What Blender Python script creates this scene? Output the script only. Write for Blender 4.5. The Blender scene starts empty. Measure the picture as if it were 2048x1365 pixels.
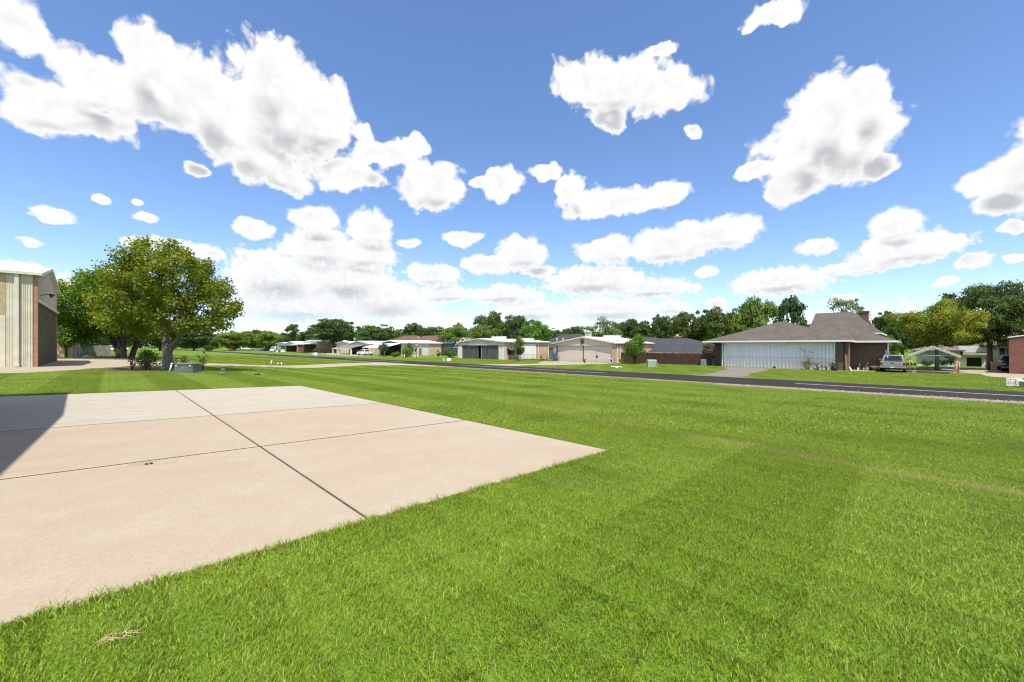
import bpy, math, random
import numpy as np
from mathutils import Vector, Matrix

random.seed(7)
RNG = np.random.default_rng(7)
SC = bpy.context.scene
COL = SC.collection
R = math.radians

# ---------------------------------------------------------------- camera
# world axes: +X crosses the runway, +Y runs along it; the camera looks along the diagonal
CAM_H = 1.55
cam = bpy.data.cameras.new('camera')
cam.sensor_width = 36.0
cam.lens = 14.15
cam.shift_y = 0.00464
cam.clip_start = 0.05
cam.clip_end = 5000
cam_o = bpy.data.objects.new('camera', cam)
cam_o.location = (0, 0, CAM_H)
cam_o.rotation_euler = (R(90), 0, R(-45))
COL.objects.link(cam_o)
SC.camera = cam_o

# ---------------------------------------------------------------- light
SUN_TO = Vector((1.75, 2.45, -6.4)).normalized()
sun = bpy.data.lights.new('sun', 'SUN')
sun.energy = 4.7
sun.angle = R(0.53)
sun.color = (1.0, 0.95, 0.87)
sun_o = bpy.data.objects.new('sun', sun)
sun_o.rotation_euler = SUN_TO.to_track_quat('-Z', 'Y').to_euler()
sun_o.location = (-20, -40, 90)
COL.objects.link(sun_o)

SC.view_settings.view_transform = 'Standard'
SC.view_settings.look = 'None'
SC.view_settings.gamma = 1.0
SC.view_settings.exposure = 0.5
SC.render.engine = 'CYCLES'
SC.cycles.use_denoising = True
SC.cycles.filter_width = 1.15
SC.cycles.max_bounces = 6
SC.cycles.diffuse_bounces = 3
SC.cycles.glossy_bounces = 2
SC.cycles.transmission_bounces = 4
SC.cycles.transparent_max_bounces = 8
SC.cycles.caustics_reflective = False
SC.cycles.caustics_refractive = False

# ---------------------------------------------------------------- sky
# fair-weather cumulus: (azimuth, elevation, half width, half height, tilt) of every puff, radians
CLOUDS = [(-0.8826, 0.4689, 0.0279, 0.039, 0.364), (-0.8568, 0.3807, 0.0687, 0.0465, 0.302), (-0.8031, 0.4267, 0.0707, 0.0574, 0.296), (-0.7325, 0.4896, 0.05, 0.0477, 0.547), (-0.7115, 0.4451, 0.0879, 0.0656, 0.257), (-0.8149, 0.3676, 0.0722, 0.0286, 0.132), (-0.6437, 0.4507, 0.0852, 0.0732, 0.227), (-0.5368, 0.5205, 0.0834, 0.0705, 0.2), (-0.5182, 0.4625, 0.1304, 0.0786, 0.176), (-0.4451, 0.4691, 0.0844, 0.0687, 0.151), (-0.6028, 0.412, 0.0993, 0.057, 0.021), (-0.5459, 0.3761, 0.102, 0.0472, -0.1), (-0.504, 0.3514, 0.0457, 0.0307, 0.141), (-0.3589, 0.4637, 0.0327, 0.0205, 0.643), (-0.3056, 0.4269, 0.0992, 0.0334, 0.338), (-0.3826, 0.3734, 0.0748, 0.0399, 0.108), (-0.1986, 0.3758, 0.0842, 0.0609, -0.207), (-0.2306, 0.4525, 0.0412, 0.0215, 0.423), (-0.6633, 0.3309, 0.0193, 0.0123, 0.188), (-0.0298, 0.3825, 0.057, 0.0342, 0.008), (0.0818, 0.4026, 0.0469, 0.021, -0.024), (-0.0855, 0.3899, 0.0222, 0.0148, 0.024), (0.2505, 0.5609, 0.1366, 0.0573, -0.09), (0.3578, 0.5373, 0.0955, 0.0404, -0.042), (0.2388, 0.5041, 0.0399, 0.0259, -0.082), (0.1734, 0.5727, 0.0674, 0.0398, -0.063), (0.3436, 0.6056, 0.0462, 0.0174, -0.132), (0.5874, 0.6045, 0.0534, 0.0182, -0.241), (0.5413, 0.5923, 0.0146, 0.0081, -0.217), (0.4298, 0.4493, 0.0154, 0.0165, -0.142), (0.7143, 0.4326, 0.044, 0.048, -0.255), (0.661, 0.4131, 0.0763, 0.0774, -0.222), (0.6211, 0.3727, 0.081, 0.0637, 0.16), (0.6985, 0.3694, 0.075, 0.0708, -0.219), (0.6128, 0.3162, 0.0516, 0.0404, -0.163), (0.5413, 0.3539, 0.0347, 0.0187, 0.108), (0.744, 0.3195, 0.0309, 0.0165, -0.04), (0.8959, 0.2667, 0.0458, 0.0479, 0.016), (0.8605, 0.2567, 0.0328, 0.0258, 0.04), (0.8836, 0.2202, 0.035, 0.018, -0.203), (0.9195, 0.2662, 0.0441, 0.0674, -0.257), (0.1455, 0.3747, 0.0365, 0.0383, -0.04), (0.2505, 0.3326, 0.1489, 0.0368, -0.062), (0.3524, 0.3406, 0.0656, 0.0311, 0.083), (0.233, 0.228, 0.0763, 0.0367, -0.041), (0.3633, 0.2249, 0.1043, 0.0401, 0.109), (0.4671, 0.2477, 0.0974, 0.0379, 0.045), (0.7606, 0.2127, 0.0378, 0.0327, -0.155), (0.7703, 0.1695, 0.0859, 0.0297, 0.048), (0.72, 0.1483, 0.0598, 0.0164, -0.014), (0.8344, 0.1751, 0.0101, 0.0129, 0.723), (0.6477, 0.1927, 0.0348, 0.0181, -0.026), (0.5874, 0.1306, 0.094, 0.0326, -0.068), (0.8541, 0.1386, 0.0236, 0.0152, -0.125), (0.8969, 0.1348, 0.0126, 0.0084, -0.132), (0.895, 0.1821, 0.0146, 0.0105, 0.087), (-0.8498, 0.2116, 0.0303, 0.0157, 0.358), (-0.794, 0.249, 0.0122, 0.0098, 0.191), (-0.7393, 0.2273, 0.0204, 0.0096, 0.333), (-0.756, 0.2513, 0.0105, 0.0068, 0.179), (-0.5727, 0.2455, 0.0456, 0.0236, 0.12), (-0.4532, 0.2795, 0.0582, 0.0289, 0.19), (-0.3392, 0.2708, 0.064, 0.037, 0.072), (-0.4451, 0.2142, 0.092, 0.0504, 0.34), (-0.3502, 0.2115, 0.0832, 0.0401, 0.059), (-0.5275, 0.1407, 0.1042, 0.0697, 0.238), (-0.3933, 0.1447, 0.1301, 0.0624, 0.047), (-0.3056, 0.0968, 0.1325, 0.0627, 0.024), (-0.4945, 0.0786, 0.1748, 0.0465, 0.033), (-0.2129, 0.057, 0.0888, 0.0266, 0.01), (-0.1187, 0.2615, 0.049, 0.0184, 0.024), (-0.2505, 0.2453, 0.028, 0.0113, 0.048), (0.0261, 0.2246, 0.0682, 0.0448, 0.345), (-0.0608, 0.1982, 0.0766, 0.0262, 0.009), (0.0695, 0.1826, 0.0445, 0.0168, -0.01), (-0.189, 0.1692, 0.0694, 0.0296, 0.025), (-0.1589, 0.1269, 0.0701, 0.0217, 0.016), (-0.0174, 0.126, 0.1015, 0.0269, 0.002), (0.1974, 0.1571, 0.1336, 0.0407, 0.115), (0.3303, 0.1332, 0.1131, 0.0277, -0.036), (0.0447, 0.083, 0.105, 0.032, -0.003), (0.2271, 0.0845, 0.1568, 0.0334, 0.072), (0.3687, 0.0878, 0.0497, 0.0184, -0.027), (0.4522, 0.1628, 0.0241, 0.0152, -0.062), (0.8248, 0.11, 0.016, 0.0117, -0.094), (0.7766, 0.0699, 0.0139, 0.0115, 0.294), (0.4691, 0.0906, 0.0237, 0.0154, -0.036), (-0.6971, 0.1809, 0.0768, 0.0203, -0.058), (-0.8851, 0.1151, 0.0374, 0.0186, 0.111), (-0.846, 0.092, 0.0339, 0.0294, 0.082), (-0.6397, 0.1794, 0.0256, 0.0116, 0.104), (0.8984, 0.0826, 0.0203, 0.0138, 0.092), (0.6912, 0.0907, 0.0236, 0.0095, -0.06), (0.7338, 0.059, 0.0274, 0.0165, -0.042), (-0.875, 0.1634, 0.0128, 0.0078, 0.152), (-1.641, 0.563, 0.206, 0.076, 0), (-1.833, 0.695, 0.292, 0.143, 0), (-2.065, 0.321, 0.172, 0.088, 0), (1.468, 0.701, 0.299, 0.148, 0), (1.427, 0.288, 0.147, 0.078, 0), (1.219, 0.486, 0.21, 0.095, 0), (-1.532, 0.268, 0.169, 0.079, 0), (1.064, 0.276, 0.151, 0.058, 0), (-1.857, 0.481, 0.178, 0.072, 0), (1.556, 0.614, 0.16, 0.108, 0), (2.062, 0.514, 0.222, 0.075, 0), (-1.18, 0.692, 0.265, 0.117, 0), (-1.744, 0.58, 0.188, 0.111, 0), (1.247, 0.121, 0.075, 0.054, 0), (-1.288, 0.706, 0.212, 0.084, 0), (2.41, 0.68, 0.312, 0.139, 0), (1.085, 0.274, 0.173, 0.078, 0), (2.73, 0.663, 0.263, 0.084, 0), (-2.793, 0.276, 0.111, 0.071, 0), (-1.696, 0.086, 0.058, 0.032, 0), (2.995, 0.463, 0.175, 0.073, 0), (-1.272, 0.122, 0.107, 0.049, 0), (-2.233, 0.446, 0.188, 0.078, 0), (-1.288, 0.435, 0.207, 0.082, 0), (-1.982, 0.242, 0.117, 0.043, 0), (1.915, 0.514, 0.186, 0.079, 0), (-0.562, 0.863, 0.25, 0.12, 0), (-0.444, 1.034, 0.25, 0.12, 0), (0.49, 0.996, 0.25, 0.12, 0), (-0.429, 0.964, 0.25, 0.12, 0), (0.704, 0.96, 0.25, 0.12, 0), (-0.69, 1.049, 0.25, 0.12, 0)]

world = bpy.data.worlds.new('World')
SC.world = world
world.use_nodes = True
world.cycles.sampling_method = 'NONE'


def build_sky():
    nt = world.node_tree
    nt.nodes.clear()
    N = nt.nodes.new
    L = nt.links.new

    def m(op, a, b=None, c=None, clamp=False):
        n = N('ShaderNodeMath'); n.operation = op; n.use_clamp = clamp
        for i, x in enumerate((a, b, c)):
            if x is None:
                continue
            if isinstance(x, (int, float)):
                n.inputs[i].default_value = x
            else:
                L(x, n.inputs[i])
        return n.outputs[0]

    def vm(op, a, b=None):
        n = N('ShaderNodeVectorMath'); n.operation = op
        for i, x in enumerate((a, b)):
            if x is None:
                continue
            if isinstance(x, tuple):
                n.inputs[i].default_value = x
            else:
                L(x, n.inputs[i])
        return n.outputs['Value'] if op in ('LENGTH', 'DOT_PRODUCT') else n.outputs['Vector']

    def comb(a, b, c=0.0):
        n = N('ShaderNodeCombineXYZ')
        for i, x in enumerate((a, b, c)):
            if isinstance(x, (int, float)):
                n.inputs[i].default_value = x
            else:
                L(x, n.inputs[i])
        return n.outputs[0]

    def ramp(v, lo, hi, smooth=True):
        n = N('ShaderNodeMapRange')
        n.interpolation_type = 'SMOOTHSTEP' if smooth else 'LINEAR'
        n.inputs['From Min'].default_value = lo
        n.inputs['From Max'].default_value = hi
        L(v, n.inputs['Value'])
        return n.outputs['Result']

    def noise(vec, scale, detail, rough, lac=2.0):
        n = N('ShaderNodeTexNoise'); n.noise_dimensions = '3D'
        n.inputs['Scale'].default_value = scale
        n.inputs['Detail'].default_value = detail
        n.inputs['Roughness'].default_value = rough
        n.inputs['Lacunarity'].default_value = lac
        L(vec, n.inputs['Vector'])
        return n

    def mix(f, a, b):
        n = N('ShaderNodeMix'); n.data_type = 'RGBA'; n.clamp_factor = True
        if isinstance(f, (int, float)):
            n.inputs[0].default_value = f
        else:
            L(f, n.inputs[0])
        for i, x in ((6, a), (7, b)):
            if isinstance(x, tuple):
                n.inputs[i].default_value = x
            else:
                L(x, n.inputs[i])
        return n.outputs[2]

    tc = N('ShaderNodeTexCoord')
    d = tc.outputs['Generated']
    h = math.sqrt(0.5)
    az = m('ARCTAN2', vm('DOT_PRODUCT', d, (h, -h, 0)), vm('DOT_PRODUCT', d, (h, h, 0)))
    sep = N('ShaderNodeSeparateXYZ'); L(d, sep.inputs[0])
    el = m('ARCSINE', sep.outputs['Z'])
    p = comb(az, el)
    hi = ramp(el, 0.06, 0.34)
    # finer billows towards the horizon, where the clouds are farther away
    na = noise(p, 9.0, 7.0, 0.54)
    nb = noise(vm('MULTIPLY', p, (1.0, 1.5, 1.0)), 22.0, 5.0, 0.62)
    nz = mix(hi, nb.outputs['Color'], na.outputs['Color'])
    nv = vm('SUBTRACT', nz, (0.5, 0.5, 0.5))
    amp = m('ADD', 0.022, m('MULTIPLY', hi, 0.050))
    pw = vm('ADD', p, vm('MULTIPLY', nv, comb(amp, amp, 0.0)))

    ps = vm('ADD', p, vm('MULTIPLY', nv, comb(m('MULTIPLY', amp, 0.4), m('MULTIPLY', amp, 0.4), 0.0)))

    def voro(scale):
        vo = N('ShaderNodeTexVoronoi'); vo.feature = 'F1'; vo.voronoi_dimensions = '2D'
        vo.inputs['Scale'].default_value = scale
        vo.inputs['Detail'].default_value = 2.0
        vo.inputs['Roughness'].default_value = 0.55
        L(pw, vo.inputs['Vector'])
        return vo.outputs['Distance']
    billow = m('ADD', m('MULTIPLY', voro(21.0), hi), m('MULTIPLY', voro(62.0), m('SUBTRACT', 1.0, hi)))
    sepn = N('ShaderNodeSeparateXYZ'); L(nv, sepn.inputs[0])
    det = m('ADD', sepn.outputs['X'], m('MULTIPLY', m('MULTIPLY', m('SUBTRACT', nb.outputs['Fac'], 0.5), 0.55), hi))

    sky = N('ShaderNodeTexSky'); sky.sky_type = 'NISHITA'
    sky.sun_disc = False
    sky.sun_elevation = math.asin(-SUN_TO.z)
    sky.sun_rotation = math.atan2(-SUN_TO.x, -SUN_TO.y)
    sky.air_density = 1.0
    sky.dust_density = 0.3
    sky.ozone_density = 3.0
    hs = N('ShaderNodeHueSaturation')
    hs.inputs['Saturation'].default_value = SKY_SAT
    L(sky.outputs[0], hs.inputs['Color'])
    bs = vm('MULTIPLY', hs.outputs[0], (SKY_K * 1.0, SKY_K * 1.01, SKY_K * 1.10))

    def puffs(vec, lst, blend=0.2, grow=1.0):
        acc = None
        for i, (a, e, ra, re, rot) in enumerate(lst):
            ra, re = ra * grow, re * grow
            if i % 16 == 0:
                src = vec
                if acc is not None:   # a link on the running result keeps the evaluation stack short
                    n = N('ShaderNodeVectorMath'); n.operation = 'MULTIPLY_ADD'
                    L(acc, n.inputs[0]); n.inputs[1].default_value = (1e-9, 1e-9, 1e-9); L(vec, n.inputs[2])
                    src = n.outputs[0]
            n = N('ShaderNodeVectorMath'); n.operation = 'MULTIPLY_ADD'
            L(src, n.inputs[0]); n.inputs[1].default_value = (1 / ra, 1 / re, 0); n.inputs[2].default_value = (-a / ra, -e / re, 0)
            o = vm('LENGTH', n.outputs[0])
            acc = o if acc is None else m('SMOOTH_MIN', acc, o, blend)
        return m('SUBTRACT', 1.0, acc)

    def cloudy(lst):
        f0 = puffs(pw, lst)
        big = [c for c in lst if c[2] * c[3] > 0.0009]
        fs = puffs(ps, big, 0.55, 1.1)
        fu = puffs(vm('ADD', ps, comb(-0.004, m('ADD', 0.012, m('MULTIPLY', hi, 0.044)))), big, 0.55, 1.1)
        edge = m('ADD', m('MULTIPLY', det, 0.66), m('MULTIPLY', m('SUBTRACT', 0.42, billow), 0.42))
        dens = m('ADD', m('ADD', f0, 0.22), edge)
        alpha = m('MULTIPLY', ramp(dens, 0.0, 0.26), ramp(el, -0.02, 0.10, True))
        # cloud standing between this point and the sun above it darkens the base
        over = m('ADD', m('SUBTRACT', fu, m('MULTIPLY', fs, 0.80)), m('MULTIPLY', det, 0.10))
        shade = m('MULTIPLY', ramp(over, -0.06, 0.42), m('MULTIPLY', ramp(fu, 0.02, 0.45), ramp(dens, 0.15, 0.75)))
        relief = m('MULTIPLY', m('SUBTRACT', billow, 0.39), 0.19)
        lit = m('SUBTRACT', m('SUBTRACT', 1.02, m('MULTIPLY', shade, 0.40)), m('MULTIPLY', relief, ramp(dens, 0.2, 0.8)))
        lit = m('ADD', lit, m('MULTIPLY', m('SUBTRACT', ramp(dens, 0.1, 0.5), 1.0), 0.06))
        cl = mix(ramp(lit, 0.40, 1.0, False), (0.28, 0.295, 0.325, 1), (0.73, 0.727, 0.723, 1))
        cl = mix(m('MULTIPLY', m('SUBTRACT', 1.0, hi), 0.22), cl, (0.60, 0.66, 0.72, 1))
        bg = N('ShaderNodeBackground')
        L(mix(alpha, bs, cl), bg.inputs['Color'])
        return bg.outputs[0]

    def mixs(f, a, b):
        n = N('ShaderNodeMixShader'); L(f, n.inputs[0]); L(a, n.inputs[1]); L(b, n.inputs[2])
        return n.outputs[0]

    PAD = 0.06
    edges = [-1.0, -0.62, -0.36, -0.1, 0.25, 0.6, 1.0]
    parts = []
    for lo, hi_ in zip(edges[:-1], edges[1:]):
        parts.append(cloudy([c for c in CLOUDS if c[0] + c[2] * 1.5 + PAD > lo and c[0] - c[2] * 1.5 - PAD < hi_]))
    front = parts[0]
    for e, pt in zip(edges[1:-1], parts[1:]):
        front = mixs(m('GREATER_THAN', az, e), front, pt)
    # the rest of the sky has noise clouds, thickened out of view to whiten the fill light
    cover = ramp(noise(d, 3.2, 6.0, 0.58).outputs['Fac'], 0.47, 0.60)
    bgo = N('ShaderNodeBackground')
    L(mix(cover, bs, (0.70, 0.695, 0.69, 1)), bgo.inputs['Color'])
    inside = m('MULTIPLY', m('LESS_THAN', m('ABSOLUTE', az), 1.0), m('MULTIPLY', m('LESS_THAN', el, 0.80), m('GREATER_THAN', el, 0.0)))
    out = N('ShaderNodeOutputWorld'); L(mixs(inside, bgo.outputs[0], front), out.inputs[0])


SKY_SAT, SKY_K = 1.06, 0.138
build_sky()

# ---------------------------------------------------------------- terrain height
def sstep(a, b, x):
    t = min(1.0, max(0.0, (x - a) / (b - a)))
    return t * t * (3 - 2 * t)


def zg(x, y):
    if x < -12:
        z = 0.36
    elif x < 34:
        z = -0.03 * x
    elif x < 50:
        t = (x - 34) / 16
        z = -1.02 - 0.23 * (1 - (1 - t) ** 2)
    else:
        z = -1.25
    z -= 0.9 * sstep(64, 86, x) * sstep(8, 22, y)                       # the land falls behind the hangar row
    if x < 27:
        z -= 0.30 * math.exp(-((x - 14) / 5.0) ** 2) * sstep(20, 38, y) * sstep(27, 22, x)   # shallow drainage swale
    return z


# ---------------------------------------------------------------- object helpers
def root_off(o):
    while o is not None:
        if o.parent is None:
            return Vector((0, 0, 0)) if o.get('_local') else Vector(o.location)
        o = o.parent
    return Vector((0, 0, 0))


LOCAL = set()


def thing(name, label, cat, loc=(0, 0, 0), rz=0.0, group=None, local=False):
    o = bpy.data.objects.new(name, None)
    o.empty_display_size = 0.3
    COL.objects.link(o)
    o.location = loc
    o.rotation_euler = (0, 0, rz)
    o['label'] = label
    o['category'] = cat
    if group:
        o['group'] = group
    if local:
        LOCAL.add(o.name)
    return o


def offset_of(parent):
    o = parent
    while o is not None and o.parent is not None:
        o = o.parent
    if o is None or o.name in LOCAL:
        return (0.0, 0.0, 0.0)
    return tuple(o.location)


def link(me, name, parent=None, mats=()):
    for mt in mats:
        me.materials.append(mt)
    o = bpy.data.objects.new(name, me)
    COL.objects.link(o)
    if parent is not None:
        o.parent = parent
    return o


def tag(o, label=None, cat=None, group=None, kind=None):
    if label:
        o['label'] = label
    if cat:
        o['category'] = cat
    if group:
        o['group'] = group
    if kind:
        o['kind'] = kind
    return o


def np_mesh(name, V, F, smooth=False):
    V = np.asarray(V, np.float32); F = np.asarray(F, np.int32)
    k = F.shape[1]
    me = bpy.data.meshes.new(name)
    me.vertices.add(len(V)); me.vertices.foreach_set('co', V.ravel())
    me.loops.add(F.size); me.loops.foreach_set('vertex_index', F.ravel())
    me.polygons.add(len(F)); me.polygons.foreach_set('loop_start', np.arange(0, F.size, k, dtype=np.int32))
    if smooth:
        me.polygons.foreach_set('use_smooth', np.ones(len(F), bool))
    me.update(calc_edges=True)
    return me


class MB:
    """collects simple solids and links them as one mesh object"""

    def __init__(self):
        self.v = []; self.f = []; self.sm = []

    def add(self, vs, fs, smooth=False):
        b = len(self.v)
        self.v += [tuple(p) for p in vs]
        for f in fs:
            self.f.append(tuple(i + b for i in f)); self.sm.append(smooth)
        return self

    def box(self, x0, x1, y0, y1, z0, z1):
        if x0 > x1: x0, x1 = x1, x0
        if y0 > y1: y0, y1 = y1, y0
        vs = [(x, y, z) for z in (z0, z1) for y in (y0, y1) for x in (x0, x1)]
        return self.add(vs, [(0, 2, 3, 1), (4, 5, 7, 6), (0, 1, 5, 4), (2, 6, 7, 3), (0, 4, 6, 2), (1, 3, 7, 5)])

    def extrude(self, pts, d):
        """closed polygon (3d points) pushed along vector d"""
        n = len(pts)
        a = [Vector(p) for p in pts]; b = [p + Vector(d) for p in a]
        fs = [tuple(range(n))[::-1], tuple(range(n, 2 * n))]
        fs += [(i, (i + 1) % n, n + (i + 1) % n, n + i) for i in range(n)]
        return self.add(a + b, fs)

    def tube(self, pts, rad, n=8, smooth=True, caps=True):
        pts = [Vector(p) for p in pts]
        rad = rad if isinstance(rad, (list, tuple)) else [rad] * len(pts)
        vs = []
        ref = None
        for i, p in enumerate(pts):
            t = (pts[min(i + 1, len(pts) - 1)] - pts[max(i - 1, 0)])
            t = t.normalized() if t.length > 1e-9 else Vector((0, 0, 1))
            if ref is None:
                ref = Vector((1, 0, 0)) if abs(t.x) < 0.9 else Vector((0, 1, 0))
            u = t.cross(ref).normalized(); w = t.cross(u).normalized(); ref = w.cross(t) if False else ref
            for k in range(n):
                a = 2 * math.pi * k / n
                vs.append(p + (u * math.cos(a) + w * math.sin(a)) * rad[i])
        fs = []
        for i in range(len(pts) - 1):
            for k in range(n):
                fs.append((i * n + k, i * n + (k + 1) % n, (i + 1) * n + (k + 1) % n, (i + 1) * n + k))
        if caps:
            fs.append(tuple(range(n))[::-1]); fs.append(tuple(range((len(pts) - 1) * n, len(pts) * n)))
        return self.add(vs, fs, smooth)

    def cyl(self, p0, p1, r, n=12, smooth=True):
        return self.tube([p0, p1], [r, r], n, smooth)

    def mesh(self, name, off=(0, 0, 0), bevel=0.0):
        me = bpy.data.meshes.new(name)
        ox, oy, oz = off
        me.from_pydata([(x - ox, y - oy, z - oz) for x, y, z in self.v], [], self.f)
        me.polygons.foreach_set('use_smooth', self.sm)
        me.update()
        return me

    def build(self, name, mat, parent=None, bevel=0.0, label=None, kind=None):
        me = self.mesh(name, offset_of(parent))
        o = link(me, name, parent, (mat,) if not isinstance(mat, (list, tuple)) else mat)
        if bevel:
            b = o.modifiers.new('bevel', 'BEVEL'); b.width = bevel; b.segments = 2; b.limit_method = 'ANGLE'
        if label:
            o['label'] = label
        if kind:
            o['kind'] = kind
        return o


def row_of(name, mat, parent, size, spots, axis_off=(0, 0, 0)):
    """alike pieces that share one box mesh: size (sx,sy,sz), spots = min corners"""
    me = MB().box(0, size[0], 0, size[1], 0, size[2]).mesh(name)
    me.materials.append(mat)
    ox, oy, oz = offset_of(parent)
    out = []
    for (x, y, z) in spots:
        o = bpy.data.objects.new(name, me)
        COL.objects.link(o); o.parent = parent
        o.location = (x - ox, y - oy, z - oz)
        out.append(o)
    return out


# ---------------------------------------------------------------- materials
def new_mat(name):
    mt = bpy.data.materials.new(name)
    mt.use_nodes = True
    nt = mt.node_tree
    return mt, nt, nt.nodes['Principled BSDF']


def nd(nt, kind, **kw):
    n = nt.nodes.new(kind)
    for k, v in kw.items():
        if hasattr(n, k):
            setattr(n, k, v)
        else:
            n.inputs[k.replace('_', ' ')].default_value = v
    return n


def mixc(nt, f, a, b, blend='MIX'):
    n = nt.nodes.new('ShaderNodeMix'); n.data_type = 'RGBA'; n.blend_type = blend
    if isinstance(f, (int, float)):
        n.inputs[0].default_value = f
    else:
        nt.links.new(f, n.inputs[0])
    for i, x in ((6, a), (7, b)):
        if isinstance(x, (tuple, list)):
            n.inputs[i].default_value = (*x[:3], 1)
        else:
            nt.links.new(x, n.inputs[i])
    return n.outputs[2]


def rampf(nt, v, lo, hi, a=0.0, b=1.0):
    n = nt.nodes.new('ShaderNodeMapRange')
    n.inputs['From Min'].default_value = lo; n.inputs['From Max'].default_value = hi
    n.inputs['To Min'].default_value = a; n.inputs['To Max'].default_value = b
    nt.links.new(v, n.inputs['Value'])
    return n.outputs['Result']


def noise_of(nt, scale, detail=4, rough=0.55, vec=None):
    n = nt.nodes.new('ShaderNodeTexNoise')
    n.inputs['Scale'].default_value = scale; n.inputs['Detail'].default_value = detail
    n.inputs['Roughness'].default_value = rough
    if vec is None:
        g = nt.nodes.new('ShaderNodeNewGeometry'); vec = g.outputs['Position']
    nt.links.new(vec, n.inputs['Vector'])
    return n.outputs['Fac']


def bump(nt, b, h, strength, dist=0.01):
    n = nt.nodes.new('ShaderNodeBump')
    n.inputs['Strength'].default_value = strength; n.inputs['Distance'].default_value = dist
    nt.links.new(h, n.inputs['Height']); nt.links.new(n.outputs[0], b.inputs['Normal'])


def sc(c, k):
    return tuple(x * k for x in c)


def plain(name, col, rough=0.6, var=0.12, scale=3.0, metal=0.0, fine=0.0, spec=0.4):
    """painted or raw surface with weathering at two scales"""
    mt, nt, b = new_mat(name)
    c = mixc(nt, rampf(nt, noise_of(nt, scale, 5), 0.3, 0.7), sc(col, 1 - var), sc(col, 1 + var * 0.6))
    if fine:
        c = mixc(nt, rampf(nt, noise_of(nt, scale * 25, 3), 0.3, 0.7, 0, fine), c, sc(col, 0.55))
    nt.links.new(c, b.inputs['Base Color'])
    b.inputs['Roughness'].default_value = rough
    b.inputs['Metallic'].default_value = metal
    b.inputs['Specular IOR Level'].default_value = spec
    return mt


def brick_mat(name, c1, c2, mortar, w=0.22, h=0.075):
    mt, nt, b = new_mat(name)
    g = nt.nodes.new('ShaderNodeNewGeometry')
    s = nt.nodes.new('ShaderNodeSeparateXYZ'); nt.links.new(g.outputs['Position'], s.inputs[0])
    a = nt.nodes.new('ShaderNodeMath'); nt.links.new(s.outputs[0], a.inputs[0]); nt.links.new(s.outputs[1], a.inputs[1])
    cv = nt.nodes.new('ShaderNodeCombineXYZ'); nt.links.new(a.outputs[0], cv.inputs[0]); nt.links.new(s.outputs[2], cv.inputs[1])
    t = nt.nodes.new('ShaderNodeTexBrick')
    t.inputs['Color1'].default_value = (*c1, 1); t.inputs['Color2'].default_value = (*c2, 1); t.inputs['Mortar'].default_value = (*mortar, 1)
    t.inputs['Scale'].default_value = 1.0
    t.inputs['Brick Width'].default_value = w; t.inputs['Row Height'].default_value = h; t.inputs['Mortar Size'].default_value = 0.008
    nt.links.new(cv.outputs[0], t.inputs['Vector'])
    c = mixc(nt, rampf(nt, noise_of(nt, 1.3, 5), 0.35, 0.7), t.outputs['Color'], mixc(nt, 0.5, t.outputs['Color'], sc(c1, 0.55)))
    c = mixc(nt, rampf(nt, noise_of(nt, 14, 3), 0.45, 0.75, 0, 0.5), c, sc(c2, 1.35))
    nt.links.new(c, b.inputs['Base Color'])
    b.inputs['Roughness'].default_value = 0.9
    bump(nt, b, t.outputs['Fac'], 0.6, -0.006)
    return mt


def shingle_mat(name, c1, c2):
    mt, nt, b = new_mat(name)
    g = nt.nodes.new('ShaderNodeNewGeometry')
    s = nt.nodes.new('ShaderNodeSeparateXYZ'); nt.links.new(g.outputs['Position'], s.inputs[0])
    a = nt.nodes.new('ShaderNodeMath'); nt.links.new(s.outputs[0], a.inputs[0]); nt.links.new(s.outputs[1], a.inputs[1])
    cv = nt.nodes.new('ShaderNodeCombineXYZ'); nt.links.new(a.outputs[0], cv.inputs[0]); nt.links.new(s.outputs[2], cv.inputs[1])
    t = nt.nodes.new('ShaderNodeTexBrick')
    t.inputs['Color1'].default_value = (*c1, 1); t.inputs['Color2'].default_value = (*c2, 1); t.inputs['Mortar'].default_value = (*sc(c1, 0.5), 1)
    t.inputs['Scale'].default_value = 1.0
    t.inputs['Brick Width'].default_value = 0.32; t.inputs['Row Height'].default_value = 0.075; t.inputs['Mortar Size'].default_value = 0.007
    nt.links.new(cv.outputs[0], t.inputs['Vector'])
    c = mixc(nt, rampf(nt, noise_of(nt, 0.5, 5), 0.35, 0.7, 0, .35), t.outputs['Color'], sc(c2, 1.1))
    c = mixc(nt, rampf(nt, noise_of(nt, 7, 3), 0.4, 0.7, 0, 0.5), c, sc(c1, 0.75))
    nt.links.new(c, b.inputs['Base Color'])
    b.inputs['Roughness'].default_value = 0.95
    b.inputs['Specular IOR Level'].default_value = 0.15
    bump(nt, b, t.outputs['Fac'], 0.5, -0.01)
    return mt


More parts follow.
